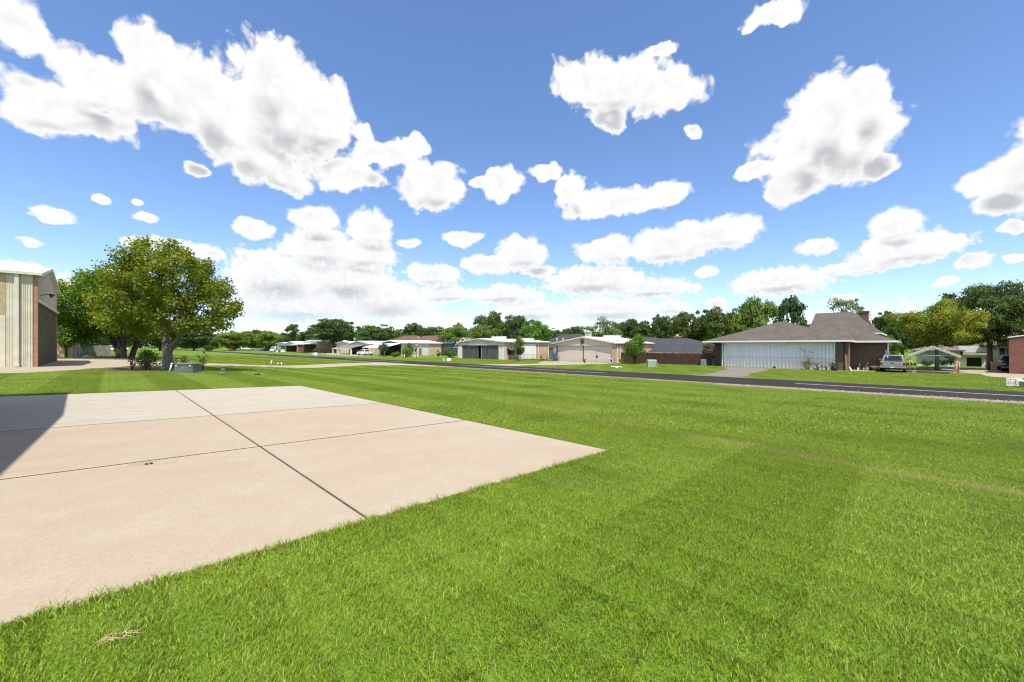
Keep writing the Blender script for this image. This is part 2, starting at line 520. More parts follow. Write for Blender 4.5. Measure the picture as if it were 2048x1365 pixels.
def leaf_mat(name, dark, light, trans=0.35, extra=None):
    """foliage: colour runs with the 'tint' stored on every leaf"""
    mt, nt, b = new_mat(name)
    at = nt.nodes.new('ShaderNodeAttribute'); at.attribute_name = 'tint'
    c = mixc(nt, at.outputs['Fac'], dark, light)
    if extra:
        c = mixc(nt, rampf(nt, noise_of(nt, extra[1], 3), extra[2], extra[2] + 0.16, 0, 0.85), c, extra[0])
    oi = nt.nodes.new('ShaderNodeObjectInfo')
    hs = nt.nodes.new('ShaderNodeHueSaturation')
    nt.links.new(rampf(nt, oi.outputs['Random'], 0, 1, 0.485, 0.512), hs.inputs['Hue'])
    nt.links.new(rampf(nt, oi.outputs['Random'], 0, 1, 0.85, 1.15), hs.inputs['Value'])
    nt.links.new(c, hs.inputs['Color'])
    c = hs.outputs[0]
    nt.links.new(c, b.inputs['Base Color'])
    b.inputs['Roughness'].default_value = 0.55
    b.inputs['Specular IOR Level'].default_value = 0.3
    tr = nt.nodes.new('ShaderNodeBsdfTranslucent')
    nt.links.new(mixc(nt, 0.5, c, mixc(nt, 1.0, c, (1.25, 1.35, 0.6), 'MULTIPLY')), tr.inputs['Color'])
    ms = nt.nodes.new('ShaderNodeMixShader'); ms.inputs[0].default_value = trans
    nt.links.new(b.outputs[0], ms.inputs[1]); nt.links.new(tr.outputs[0], ms.inputs[2])
    nt.links.new(ms.outputs[0], nt.nodes['Material Output'].inputs[0])
    return mt


def cloth_mat(name, col):
    mt, nt, b = new_mat(name)
    c = mixc(nt, rampf(nt, noise_of(nt, 2.0, 4), 0.3, 0.7), sc(col, 0.9), col)
    nt.links.new(c, b.inputs['Base Color']); b.inputs['Roughness'].default_value = 0.8
    tr = nt.nodes.new('ShaderNodeBsdfTranslucent'); nt.links.new(c, tr.inputs['Color'])
    ms = nt.nodes.new('ShaderNodeMixShader'); ms.inputs[0].default_value = 0.45
    nt.links.new(b.outputs[0], ms.inputs[1]); nt.links.new(tr.outputs[0], ms.inputs[2])
    nt.links.new(ms.outputs[0], nt.nodes['Material Output'].inputs[0])
    return mt


def ground_mat(name):
    """lawn soil and thatch under the blades; far off it stands for the mown turf itself"""
    mt, nt, b = new_mat(name)
    big = rampf(nt, noise_of(nt, 0.09, 4), 0.32, 0.68)
    c = mixc(nt, big, (0.120, 0.205, 0.012), (0.165, 0.250, 0.018))
    c = mixc(nt, rampf(nt, noise_of(nt, 0.6, 5), 0.35, 0.72, 0, 0.7), c, (0.075, 0.165, 0.014))
    c = mixc(nt, rampf(nt, noise_of(nt, 9.0, 4), 0.3, 0.75, 0, 0.55), c, (0.19, 0.27, 0.045))
    c = mixc(nt, rampf(nt, noise_of(nt, 60.0, 3), 0.4, 0.7, 0, 0.75), c, (0.05, 0.105, 0.010))
    nt.links.new(c, b.inputs['Base Color'])
    b.inputs['Roughness'].default_value = 0.95
    b.inputs['Specular IOR Level'].default_value = 0.1
    bump(nt, b, noise_of(nt, 35.0, 4), 0.8, 0.03)
    return mt


def grass_mat(name):
    mt, nt, b = new_mat(name)
    at = nt.nodes.new('ShaderNodeAttribute'); at.attribute_name = 'tint'
    c = mixc(nt, at.outputs['Fac'], (0.095, 0.165, 0.007), (0.385, 0.505, 0.042))
    # lusher and paler patches of turf
    c = mixc(nt, rampf(nt, noise_of(nt, 0.22, 4), 0.36, 0.66, 0, 0.75), c, mixc(nt, at.outputs['Fac'], (0.140, 0.210, 0.013), (0.445, 0.540, 0.070)))
    c = mixc(nt, rampf(nt, noise_of(nt, 0.5, 4), 0.52, 0.72, 0, 0.7), c, (0.115, 0.215, 0.010))
    # dry wheel track that bends along the lawn
    g = nt.nodes.new('ShaderNodeNewGeometry')
    s = nt.nodes.new('ShaderNodeSeparateXYZ'); nt.links.new(g.outputs['Position'], s.inputs[0])

    def mm(op, a, b_):
        n = nt.nodes.new('ShaderNodeMath'); n.operation = op
        for i, x in enumerate((a, b_)):
            if isinstance(x, (int, float)):
                n.inputs[i].default_value = x
            else:
                nt.links.new(x, n.inputs[i])
        return n.outputs[0]
    line = mm('ADD', 7.85, mm('MULTIPLY', mm('MAXIMUM', s.outputs[1], -3.0), 0.125))
    wob = mm('MULTIPLY', mm('SUBTRACT', noise_of(nt, 0.7, 3), 0.5), 0.5)
    dist = mm('ABSOLUTE', mm('SUBTRACT', mm('ADD', s.outputs[0], wob), line), 0)
    dry = mm('MULTIPLY', rampf(nt, dist, 0.07, 0.32, 1, 0), rampf(nt, noise_of(nt, 1.1, 3), 0.30, 0.55))
    dry = mm('MULTIPLY', dry, rampf(nt, s.outputs[1], 5, 11, 1, 0))
    c = mixc(nt, mm('MULTIPLY', dry, 0.55), c, (0.42, 0.36, 0.13))
    # single straw-coloured blades
    straw = nt.nodes.new('ShaderNodeMath'); straw.operation = 'GREATER_THAN'; straw.inputs[1].default_value = 0.945
    nt.links.new(at.outputs['Fac'], straw.inputs[0])
    c = mixc(nt, straw.outputs[0], c, (0.36, 0.36, 0.13))
    nt.links.new(c, b.inputs['Base Color'])
    b.inputs['Roughness'].default_value = 0.45
    b.inputs['Specular IOR Level'].default_value = 0.35
    tr = nt.nodes.new('ShaderNodeBsdfTranslucent'); nt.links.new(c, tr.inputs['Color'])
    ms = nt.nodes.new('ShaderNodeMixShader'); ms.inputs[0].default_value = 0.30
    nt.links.new(b.outputs[0], ms.inputs[1]); nt.links.new(tr.outputs[0], ms.inputs[2])
    nt.links.new(ms.outputs[0], nt.nodes['Material Output'].inputs[0])
    return mt


def concrete_mat(name, base, stain, pale, stain_amt=0.6, broom=False):
    mt, nt, b = new_mat(name)
    c = mixc(nt, rampf(nt, noise_of(nt, 0.45, 5, 0.6), 0.34, 0.68, 0, stain_amt), base, stain)
    c = mixc(nt, rampf(nt, noise_of(nt, 1.7, 6, 0.65), 0.46, 0.74, 0, 0.55), c, pale)
    if broom:
        g = nt.nodes.new('ShaderNodeNewGeometry')
        mp = nt.nodes.new('ShaderNodeMapping'); mp.inputs['Scale'].default_value = (0.5, 5.0, 1)
        nt.links.new(g.outputs['Position'], mp.inputs['Vector'])
        c = mixc(nt, rampf(nt, noise_of(nt, 1.6, 5, 0.7, mp.outputs[0]), 0.4, 0.66, 0, 0.75), c, sc(pale, 1.06))
        c = mixc(nt, rampf(nt, noise_of(nt, 2.7, 5, 0.7, mp.outputs[0]), 0.52, 0.7, 0, 0.5), c, sc(base, 0.8))
    c = mixc(nt, rampf(nt, noise_of(nt, 42, 5, 0.8), 0.42, 0.66, 0, 0.5), c, sc(base, 0.62))
    c = mixc(nt, rampf(nt, noise_of(nt, 75, 4, 0.8), 0.52, 0.70, 0, 0.55), c, sc(pale, 1.12))
    sp = nt.nodes.new('ShaderNodeTexVoronoi'); sp.inputs['Scale'].default_value = 3.1
    g2 = nt.nodes.new('ShaderNodeNewGeometry'); nt.links.new(g2.outputs['Position'], sp.inputs['Vector'])
    c = mixc(nt, rampf(nt, sp.outputs['Distance'], 0.012, 0.03, 0.55, 0), c, (0.10, 0.08, 0.06))
    nt.links.new(c, b.inputs['Base Color'])
    b.inputs['Roughness'].default_value = 0.9
    b.inputs['Specular IOR Level'].default_value = 0.2
    bump(nt, b, noise_of(nt, 130, 4, 0.7), 0.35, 0.006)
    return mt


def glass_mat(name, tint=(0.02, 0.025, 0.03)):
    mt, nt, b = new_mat(name)
    b.inputs['Base Color'].default_value = (*tint, 1)
    b.inputs['Roughness'].default_value = 0.06
    b.inputs['Specular IOR Level'].default_value = 0.8
    return mt


M = {}
M['ground'] = ground_mat('lawn_soil')
M['grass'] = grass_mat('grass_blades')
M['peach'] = concrete_mat('peach_concrete', (0.3846, 0.3175, 0.239), (0.3533, 0.2696, 0.1828), (0.4248, 0.3635, 0.2859), 0.8)
M['greyslab'] = concrete_mat('grey_concrete', (0.3691, 0.3242, 0.2494), (0.3292, 0.2843, 0.2095), (0.4389, 0.409, 0.3442), 0.6, True)
M['drive'] = concrete_mat('driveway_concrete', (0.344, 0.2838, 0.2021), (0.2924, 0.2236, 0.1462), (0.3956, 0.344, 0.2666), 0.5, True)
M['drivedark'] = concrete_mat('old_driveway_concrete', (0.20, 0.172, 0.138), (0.155, 0.132, 0.105), (0.25, 0.225, 0.19), 0.6)
M['joint'] = plain('joint_filler', (0.085, 0.062, 0.044), 0.95, 0.4, 8)
M['asphalt'] = plain('asphalt', (0.034, 0.032, 0.030), 0.95, 0.25, 0.35, fine=0.35, spec=0.12)
M['gravel'] = plain('gravel_bed', (0.27, 0.225, 0.155), 0.95, 0.45, 1.6, fine=0.5)
M['stone'] = plain('gravel_stone', (0.40, 0.35, 0.27), 0.9, 0.4, 5)
M['linepaint'] = plain('white_line_paint', (0.50, 0.50, 0.485), 0.7, 0.25, 2.0, fine=0.35)
M['mulch'] = plain('mulch', (0.10, 0.066, 0.045), 0.95, 0.5, 4, fine=0.6)
M['white'] = plain('white_paint', (0.78, 0.77, 0.74), 0.5, 0.07, 1.2)
M['whitemetal'] = plain('white_metal_roof', (0.76, 0.76, 0.75), 0.4, 0.08, 0.8)
M['whitedoor'] = plain('white_ribbed_metal', (0.86, 0.84, 0.81), 0.45, 0.05, 0.7)
M['cream'] = plain('cream_siding', (0.60, 0.56, 0.43), 0.55, 0.14, 1.6, fine=0.08)
M['cream2'] = plain('cream_siding_pale', (0.63, 0.59, 0.47), 0.55, 0.12, 1.6, fine=0.08)
M['skylight'] = plain('yellowed_fibreglass', (0.43, 0.35, 0.20), 0.4, 0.2, 5)
M['tan'] = plain('tan_siding', (0.66, 0.58, 0.44), 0.55, 0.08, 1.0)
M['tandoor'] = plain('tan_sectional_door', (0.62, 0.55, 0.45), 0.55, 0.06, 1.0)
M['greige'] = plain('pale_siding', (0.72, 0.67, 0.56), 0.55, 0.08, 1.0)
M['lilac'] = plain('pale_pink_stucco', (0.62, 0.55, 0.50), 0.8, 0.08, 1.0)
M['oldgreen'] = plain('weathered_olive_door', (0.165, 0.15, 0.095), 0.7, 0.35, 2.5, fine=0.25)
M['greydoor'] = plain('grey_metal_door', (0.105, 0.105, 0.095), 0.55, 0.3, 1.5, fine=0.2)
M['dark'] = plain('painted_dark_interior', (0.02, 0.019, 0.018), 0.9, 0.3, 2)  # near-black colour stands in for the shade inside openings
M['black'] = plain('black_metal', (0.025, 0.025, 0.026), 0.5, 0.3, 5)
M['iron'] = plain('dark_iron', (0.035, 0.028, 0.024), 0.6, 0.4, 8)
M['galv'] = plain('galvanised_grey', (0.42, 0.43, 0.42), 0.45, 0.15, 4, metal=0.3)
M['grey'] = plain('grey_paint', (0.30, 0.31, 0.32), 0.6, 0.15, 3)
M['redbrick'] = brick_mat('red_brick', (0.36, 0.13, 0.07), (0.46, 0.21, 0.12), (0.45, 0.38, 0.30))
M['pinkbrick'] = brick_mat('pink_brick', (0.50, 0.29, 0.18), (0.56, 0.37, 0.25), (0.55, 0.47, 0.38))
M['tanbrick'] = brick_mat('tan_brick', (0.46, 0.33, 0.19), (0.54, 0.42, 0.27), (0.50, 0.44, 0.34))
M['stonewall'] = brick_mat('brown_stone', (0.30, 0.19, 0.10), (0.46, 0.34, 0.20), (0.40, 0.34, 0.26), 0.45, 0.22)
M['darkbrick'] = brick_mat('dark_brown_brick', (0.125, 0.075, 0.052), (0.175, 0.108, 0.075), (0.16, 0.12, 0.095))
M['deepbrick'] = brick_mat('deep_red_brick', (0.17, 0.062, 0.045), (0.23, 0.095, 0.065), (0.20, 0.14, 0.11))
M['brownroof'] = shingle_mat('brown_shingles', (0.095, 0.078, 0.067), (0.152, 0.127, 0.110))
M['greyroof'] = shingle_mat('charcoal_shingles', (0.050, 0.052, 0.057), (0.080, 0.083, 0.09))
M['taperoof'] = shingle_mat('taupe_shingles', (0.16, 0.13, 0.105), (0.23, 0.19, 0.155))
M['redroof'] = shingle_mat('red_brown_shingles', (0.14, 0.070, 0.050), (0.20, 0.112, 0.085))
M['bluegrey'] = shingle_mat('blue_grey_shingles', (0.15, 0.165, 0.18), (0.21, 0.225, 0.24))
M['orangeroof'] = brick_mat('orange_clay_tile', (0.55, 0.14, 0.06), (0.62, 0.20, 0.09), (0.33, 0.08, 0.04), 0.28, 0.12)
M['darkfence'] = plain('dark_stained_cedar', (0.082, 0.038, 0.024), 0.85, 0.35, 2.2, fine=0.2)
M['oldfence'] = plain('weathered_grey_wood', (0.27, 0.245, 0.215), 0.9, 0.35, 2.5, fine=0.3)
M['greyfence'] = plain('grey_boards', (0.16, 0.165, 0.17), 0.85, 0.2, 2.0)
M['wood'] = plain('raw_wood', (0.36, 0.20, 0.10), 0.8, 0.3, 4)
M['orange'] = plain('orange_tube', (0.66, 0.36, 0.25), 0.5, 0.15, 3)
M['canvas'] = cloth_mat('white_canvas', (0.78, 0.75, 0.70))
M['greenbox'] = plain('green_utility_paint', (0.115, 0.150, 0.105), 0.5, 0.22, 2.5, fine=0.15)
M['palegreenbox'] = plain('pale_green_utility_paint', (0.28, 0.36, 0.24), 0.5, 0.15, 2.5)
M['silver'] = plain('silver_car_paint', (0.36, 0.35, 0.31), 0.3, 0.05, 2, metal=0.35, spec=0.6)
M['carwhite'] = plain('white_car_paint', (0.76, 0.77, 0.78), 0.25, 0.03, 2, spec=0.6)
M['glass'] = glass_mat('dark_glass')
M['tyre'] = plain('tyre_rubber', (0.022, 0.022, 0.022), 0.85, 0.2, 6)
M['rim'] = plain('wheel_rim', (0.42, 0.42, 0.42), 0.35, 0.1, 5, metal=0.7)
M['chrome'] = plain('chrome_bumper', (0.52, 0.52, 0.51), 0.25, 0.08, 4, metal=0.8)
M['taillight'] = plain('red_lens', (0.34, 0.018, 0.014), 0.2, 0.1, 4)
M['plate'] = plain('number_plate', (0.72, 0.72, 0.72), 0.5, 0.05, 4)
M['red'] = plain('red_machine_paint', (0.48, 0.075, 0.03), 0.45, 0.2, 3)
M['blue'] = plain('blue_plastic', (0.03, 0.10, 0.42), 0.45, 0.15, 3)
M['bluegable'] = plain('slate_blue_siding', (0.10, 0.14, 0.21), 0.7, 0.1, 2)
M['creamwall'] = plain('cream_stucco', (0.62, 0.58, 0.47), 0.8, 0.1, 1)
M['rust'] = plain('rusty_iron', (0.20, 0.085, 0.045), 0.85, 0.35, 6)
M['terracotta'] = plain('terracotta', (0.50, 0.27, 0.17), 0.85, 0.2, 4)
M['bark'] = plain('grey_bark', (0.20, 0.175, 0.145), 0.95, 0.5, 5, fine=0.5)
M['barkdark'] = plain('dark_bark', (0.085, 0.068, 0.052), 0.95, 0.45, 4, fine=0.4)
M['straw'] = plain('dry_straw', (0.46, 0.36, 0.19), 0.9, 0.3, 30)
M['lens'] = plain('frosted_lens', (0.72, 0.72, 0.66), 0.3, 0.05, 4)
M['signwhite'] = plain('sign_white', (0.74, 0.72, 0.66), 0.5, 0.06, 5)
M['signblack'] = plain('sign_black_print', (0.03, 0.03, 0.03), 0.6, 0.1, 5)
M['signred'] = plain('sign_red_print', (0.50, 0.05, 0.04), 0.5, 0.1, 5)
# foliage
M['l_oak'] = leaf_mat('oak_leaves', (0.039, 0.078, 0.018), (0.117, 0.1874, 0.036))
M['l_broad'] = leaf_mat('broad_leaves', (0.052, 0.091, 0.0169), (0.156, 0.2145, 0.0364))
M['l_light'] = leaf_mat('light_leaves', (0.078, 0.13, 0.0182), (0.2275, 0.2925, 0.039))
M['l_bright'] = leaf_mat('bright_leaves', (0.066, 0.15, 0.0168), (0.18, 0.318, 0.036))
M['l_airy'] = leaf_mat('airy_leaves', (0.075, 0.1187, 0.0225), (0.2562, 0.3, 0.1063))
M['l_yellow'] = leaf_mat('yellow_green_leaves', (0.115, 0.165, 0.012), (0.38, 0.42, 0.035), 0.45)
M['l_big'] = leaf_mat('pecan_leaves', (0.0406, 0.0718, 0.0156), (0.1326, 0.195, 0.0374))
M['l_pine'] = leaf_mat('pine_needles', (0.0455, 0.0806, 0.0182), (0.143, 0.195, 0.0455))
M['l_conifer'] = leaf_mat('dark_needles', (0.033, 0.063, 0.021), (0.093, 0.15, 0.039))
M['l_front'] = leaf_mat('front_tree_leaves', (0.100, 0.175, 0.010), (0.315, 0.395, 0.030), 0.45, ((0.30, 0.285, 0.030), 0.45, 0.53))
M['l_stems'] = leaf_mat('many_stem_tree_leaves', (0.055, 0.115, 0.010), (0.195, 0.295, 0.022), 0.45)
M['l_rose'] = leaf_mat('rose_leaves', (0.060, 0.075, 0.020), (0.17, 0.17, 0.05))
M['l_shrub'] = leaf_mat('shrub_leaves', (0.054, 0.102, 0.0144), (0.168, 0.258, 0.0312))
M['l_gold'] = leaf_mat('golden_shrub_leaves', (0.10, 0.14, 0.010), (0.24, 0.29, 0.022))
M['l_redpink'] = leaf_mat('flowering_shrub_leaves', (0.10, 0.085, 0.035), (0.26, 0.20, 0.12))

# ================================================================ GROUND
import bmesh


def frange(a, b, s):
    return list(np.arange(a, b + 1e-6, s))


xs = [-400, -200, -100, -50, -30, -20] + frange(-12, 62, 1.0) + frange(64, 86, 2.0) + [92, 110, 150, 220, 350, 600, 1200, 3000]
ys = [-400, -200, -100, -60, -30, -15, -8] + frange(-4, 60, 1.0) + [65, 72, 80, 95, 120, 160, 220, 300, 420, 600, 1000, 1800, 3000]
gv = [(x, y, zg(x, y)) for y in ys for x in xs]
nx = len(xs)
gf = [(j * nx + i, j * nx + i + 1, (j + 1) * nx + i + 1, (j + 1) * nx + i) for j in range(len(ys) - 1) for i in range(nx - 1)]
gme = np_mesh('ground', gv, gf, True)
ground = tag(link(gme, 'ground', None, (M['ground'],)), 'mown green lawn ground reaching back to the trees', kind='structure')


def sheet(name, poly, lift, mat, step=2.0, parent=None, thick=0.0):
    """flat paving that follows the terrain"""
    bm = bmesh.new()
    f = bm.faces.new([bm.verts.new((x, y, 0)) for x, y in poly])
    px = [p[0] for p in poly]; py = [p[1] for p in poly]
    x = math.ceil(min(px) / step) * step
    while x < max(px):
        bmesh.ops.bisect_plane(bm, geom=bm.verts[:] + bm.edges[:] + bm.faces[:], plane_co=(x, 0, 0), plane_no=(1, 0, 0), dist=1e-4)
        x += step
    sy = step if max(py) - min(py) < 80 else step * 4
    y = math.ceil(min(py) / sy) * sy
    while y < max(py):
        bmesh.ops.bisect_plane(bm, geom=bm.verts[:] + bm.edges[:] + bm.faces[:], plane_co=(0, y, 0), plane_no=(0, 1, 0), dist=1e-4)
        y += sy
    for v in bm.verts:
        v.co.z = zg(v.co.x, v.co.y) + lift
    bmesh.ops.recalc_face_normals(bm, faces=bm.faces[:])
    if thick:
        r = bmesh.ops.extrude_face_region(bm, geom=bm.faces[:])
        for v in r['geom']:
            if isinstance(v, bmesh.types.BMVert):
                v.co.z -= thick
    for f in bm.faces:
        if f.normal.z < -0.5 and not thick:
            f.normal_flip()
    me = bpy.data.meshes.new(name)
    bm.to_mesh(me); bm.free()
    return link(me, name, parent, (mat,))


def wavy(x0, y0, y1, amp, step=0.5, seed=1):
    rr = random.Random(seed)
    out = []; y = y0; w = 0.0
    while y < y1:
        w = 0.7 * w + rr.uniform(-amp, amp)
        out.append((x0 + w, y)); y += step * rr.uniform(0.6, 1.5) * (1 + max(0, y) / 25)
    out.append((x0, y1))
    return out


# --- runway, its gravel shoulder and the dashed centre line
edge_n = wavy(27.2, -70, 420, 0.05, 0.7, 3)
edge_f = wavy(36.8, -70, 420, 0.09, 0.7, 4)
runway = sheet('runway', edge_n + edge_f[::-1], 0.014, M['asphalt'], 4.0)
tag(runway, 'dark asphalt runway strip crossing behind the lawn', kind='structure')
gravel = sheet('gravel_shoulder', wavy(25.3, -70, 420, 0.28, 0.5, 5) + [(27.6, 420), (27.6, -70)], 0.008, M['gravel'], 4.0)
tag(gravel, 'pale gravel shoulder along the near runway edge', kind='structure')
gravel2 = sheet('gravel_verge', wavy(36.5, -70, 420, 0.05, 0.7, 8) + wavy(37.25, -70, 420, 0.15, 0.6, 9)[::-1], 0.006, M['gravel'], 4.0)
tag(gravel2, 'thin gravelly verge along the far runway edge', kind='structure')
for k in range(-1, 9):
    y0 = 19.9 + 35.9 * k; y1 = y0 + 21.6
    sheet('centre_stripe', [(31.98, y0), (32.30, y0), (32.30, y1), (31.98, y1)], 0.019, M['linepaint'], 4.0, runway)

# loose stones on the shoulder
ico_v = np.array([(0, 0, 1), (0.9, 0, 0.2), (0.2, 0.85, 0.1), (-0.8, 0.3, 0.15), (-0.3, -0.85, 0.1), (0.5, -0.6, 0.5), (0, 0, -0.6)])
ico_f = np.array([(0, 1, 2), (0, 2, 3), (0, 3, 4), (0, 4, 5), (0, 5, 1), (6, 2, 1), (6, 3, 2), (6, 4, 3), (6, 5, 4), (6, 1, 5)])
n = 9000
sy_ = RNG.uniform(0, 1, n) ** 1.8 * 60 - 7
sx_ = RNG.normal(26.2, 0.55, n)
sx_[: n // 12] = RNG.normal(24.6, 0.5, n // 12)
rad = RNG.uniform(0.012, 0.035, n)
ang = RNG.uniform(0, 6.28, n)
sz_ = np.array([zg(a, b) for a, b in zip(sx_, sy_)]) + 0.012
base = ico_v[None] * (rad[:, None, None] * RNG.uniform(0.7, 1.3, (n, 1, 3)))
ca, sa = np.cos(ang)[:, None], np.sin(ang)[:, None]
bx = base[..., 0] * ca - base[..., 1] * sa; by = base[..., 0] * sa + base[..., 1] * ca
V = np.stack([bx + sx_[:, None], by + sy_[:, None], base[..., 2] + sz_[:, None]], -1).reshape(-1, 3)
F = (ico_f[None] + (np.arange(n) * 7)[:, None, None]).reshape(-1, 3)
tag(link(np_mesh('gravel_stones', V, F), 'gravel_stones', None, (M['stone'],)), 'loose pale stones scattered on the runway shoulder', 'gravel', kind='stuff')

# --- concrete apron in the foreground
AX, AY0, AY1 = 5.74, 3.53, 18.5
apron = sheet('concrete_apron', [(-2.6, AY0 + 0.02), (AX - 0.02, AY0 + 0.02), (AX - 0.02, AY1 - 0.02), (-2.6, AY1 - 0.02)], 0.017, M['joint'], 2.0)
tag(apron, 'peach and grey concrete apron with dark joints in the foreground', kind='structure')
GAPX, GAPY = 0.013, 0.015
for (xa, xb) in ((-2.6, 1.67 - GAPX), (1.67 + GAPX, AX)):
    for (ya, yb, mt) in ((AY0, 7.24 - GAPY, 'peach'), (7.24 + GAPY, 11.2 - GAPY, 'peach'), (11.2 + GAPY, AY1, 'greyslab')):
        mb = MB()
        e = 0.010
        z0, z1 = zg(xa, 0), zg(xb, 0)
        # rounded arris: the top face is set in a little from the sides
        top = 0.026
        vs = [(xa, ya, z0 - .1), (xb, ya, z1 - .1), (xb, yb, z1 - .1), (xa, yb, z0 - .1),
              (xa, ya, z0 + top - e), (xb, ya, z1 + top - e), (xb, yb, z1 + top - e), (xa, yb, z0 + top - e),
              (xa + e, ya + e, z0 + top), (xb - e, ya + e, z1 + top), (xb - e, yb - e, z1 + top), (xa + e, yb - e, z0 + top)]
        mb.add(vs, [(0, 1, 5, 4), (1, 2, 6, 5), (2, 3, 7, 6), (3, 0, 4, 7), (4, 5, 9, 8), (5, 6, 10, 9), (6, 7, 11, 10), (7, 4, 8, 11), (8, 9, 10, 11)])
        mb.build('slab_panel', M[mt], apron)


# sealant standing flush in the cross joints
for ys_, wj in ((7.24, .008), (11.2, .004)):
    for (xa, xb) in ((-2.6, 1.655), (1.685, AX)):
        zs = [zg(xa, 0) + .0275, zg(xb, 0) + .0275]
        MB().extrude([(xa, ys_ - wj, zs[0] - .01), (xb, ys_ - wj, zs[1] - .01), (xb, ys_ - wj, zs[1]), (xa, ys_ - wj, zs[0])], (0, 2 * wj, 0)).build('joint_sealant', M['joint'], apron)


def blob(cx, cy, rx, ry, n, jit, seed, rot=0.0):
    rr = random.Random(seed)
    out = []
    for k in range(n):
        a = 2 * math.pi * k / n
        q = 1 + rr.uniform(-jit, jit)
        x, y = rx * q * math.cos(a), ry * q * math.sin(a)
        out.append((cx + x * math.cos(rot) - y * math.sin(rot), cy + x * math.sin(rot) + y * math.cos(rot)))
    return out


# broken pale patch with an iron tie-down ring set in the slab
td = thing('tie_down_anchor', 'iron tie-down ring in a pale broken patch of the slab', 'anchor', (0.37, 7.02, zg(0.37, 0) + 0.026))
mb = MB(); mb.extrude([(x, y, zg(x, y) + 0.0262) for x, y in blob(0.40, 7.06, 0.24, 0.10, 15, 0.28, 6, -0.5)], (0, 0, 0.003)); mb.build('patch', M['drive'], td)
mb = MB(); mb.tube([(0.36 + 0.035 * math.cos(a), 7.01 + 0.03 * math.sin(a), zg(.36, 0) + 0.034) for a in np.linspace(0, 2 * math.pi, 13)], 0.008, 6); mb.build('ring', M['iron'], td)

# --- neighbour's driveway and its taxiway to the runway
TAXI = [(-12, 33.0), (-3.2, 33.2), (-2.3, 34.7), (-0.2, 39.3), (1.4, 43.4), (6.0, 44.0), (14, 43.8), (20, 43.2), (23.5, 41.0), (25.9, 36.6),
        (27.3, 36.2), (27.3, 53.5), (25.6, 52.4), (23.4, 50.8), (14, 50.6), (7.1, 51.1), (4.4, 53.7), (3.1, 58.3), (1.2, 63.3), (-3.0, 65.6), (-12, 65.6)]
taxi = tag(sheet('driveway', TAXI, 0.020, M['drive'], 1.0), 'pale concrete driveway running from the left hangar to the runway', kind='structure')
DRV_R = [(36.7, 9.4), (38.0, 10.2), (43, 11.0), (53.2, 11.9), (56.6, 12.3), (56.9, 5.2), (58.55, 5.2), (58.55, 18.6), (53.1, 16.2), (48.4, 15.4), (38.5, 13.9), (36.7, 14.6)]
tag(sheet('driveway', DRV_R, 0.018, M['drivedark'], 1.0), 'stained grey driveway to the wide white hangar door', kind='structure')
DRV_2 = [(36.7, 36.5), (41.1, 37.6), (52.5, 33.9), (57.95, 33.9), (57.95, 47.3), (54, 47.2), (47.2, 41.5), (36.7, 44)]
tag(sheet('driveway', DRV_2, 0.018, M['drive'], 1.0), 'pale driveway to the tan hangar with the star', kind='structure')
DRV_F = [(54.3, -5.2), (59.5, -4.4), (66, -2.5), (74, -2.2), (74, -7.2), (63.6, -6.6), (63.5, -12), (54.3, -12)]
tag(sheet('path', DRV_F, 0.018, M['drive'], 1.0), 'pale paved path before the deep red brick building', kind='structure')
DRV_C = [(57.6, 5.1), (60.9, 5.1), (60.9, 2.4), (66, 2.4), (66, -1.5), (62.5, -3.3), (59.6, -3.3), (58.9, 1.2)]
tag(sheet('path', DRV_C, 0.016, M['drive'], 1.0), 'worn paved pad under the grey pickup and frame canopy', kind='structure')
DRV_W = [(47.5, 103), (57.8, 103), (57.8, 168), (54.5, 168), (50, 140), (47.5, 120)]
tag(sheet('driveway', DRV_W, 0.018, M['drive'], 2.0), 'pale concrete strip where the white pickup stands', kind='structure')
MULCH = blob(1.9, 37.6, 2.0, 4.6, 26, 0.12, 12, -0.35)
tag(sheet('mulch_bed', MULCH, 0.03, M['mulch'], 1.0), 'brown mulch bed around the front tree', kind='structure')
BED = [(-2.9, 66.2), (4.5, 60.5), (5.2, 63), (3.4, 73.5), (-2.7, 73.5)]
tag(sheet('planting_bed', BED, 0.03, M['mulch'], 1.0), 'bare planting bed under the many-stemmed tree', kind='structure')


# ================================================================ GRASS
def inside(poly, x, y):
    c = False
    j = len(poly) - 1
    for i in range(len(poly)):
        xi, yi = poly[i]; xj, yj = poly[j]
        if (yi > y) != (yj > y) and x < (xj - xi) * (y - yi) / (yj - yi) + xi:
            c = not c
        j = i
    return c


def paved(x, y):
    if -3 < x < AX and AY0 < y < AY1:
        return True
    if 25.35 < x < 37.2:
        return True
    for p in (TAXI, DRV_R, DRV_2, DRV_F, DRV_C, DRV_W, MULCH, BED):
        if inside(p, x, y):
            return True
    return False


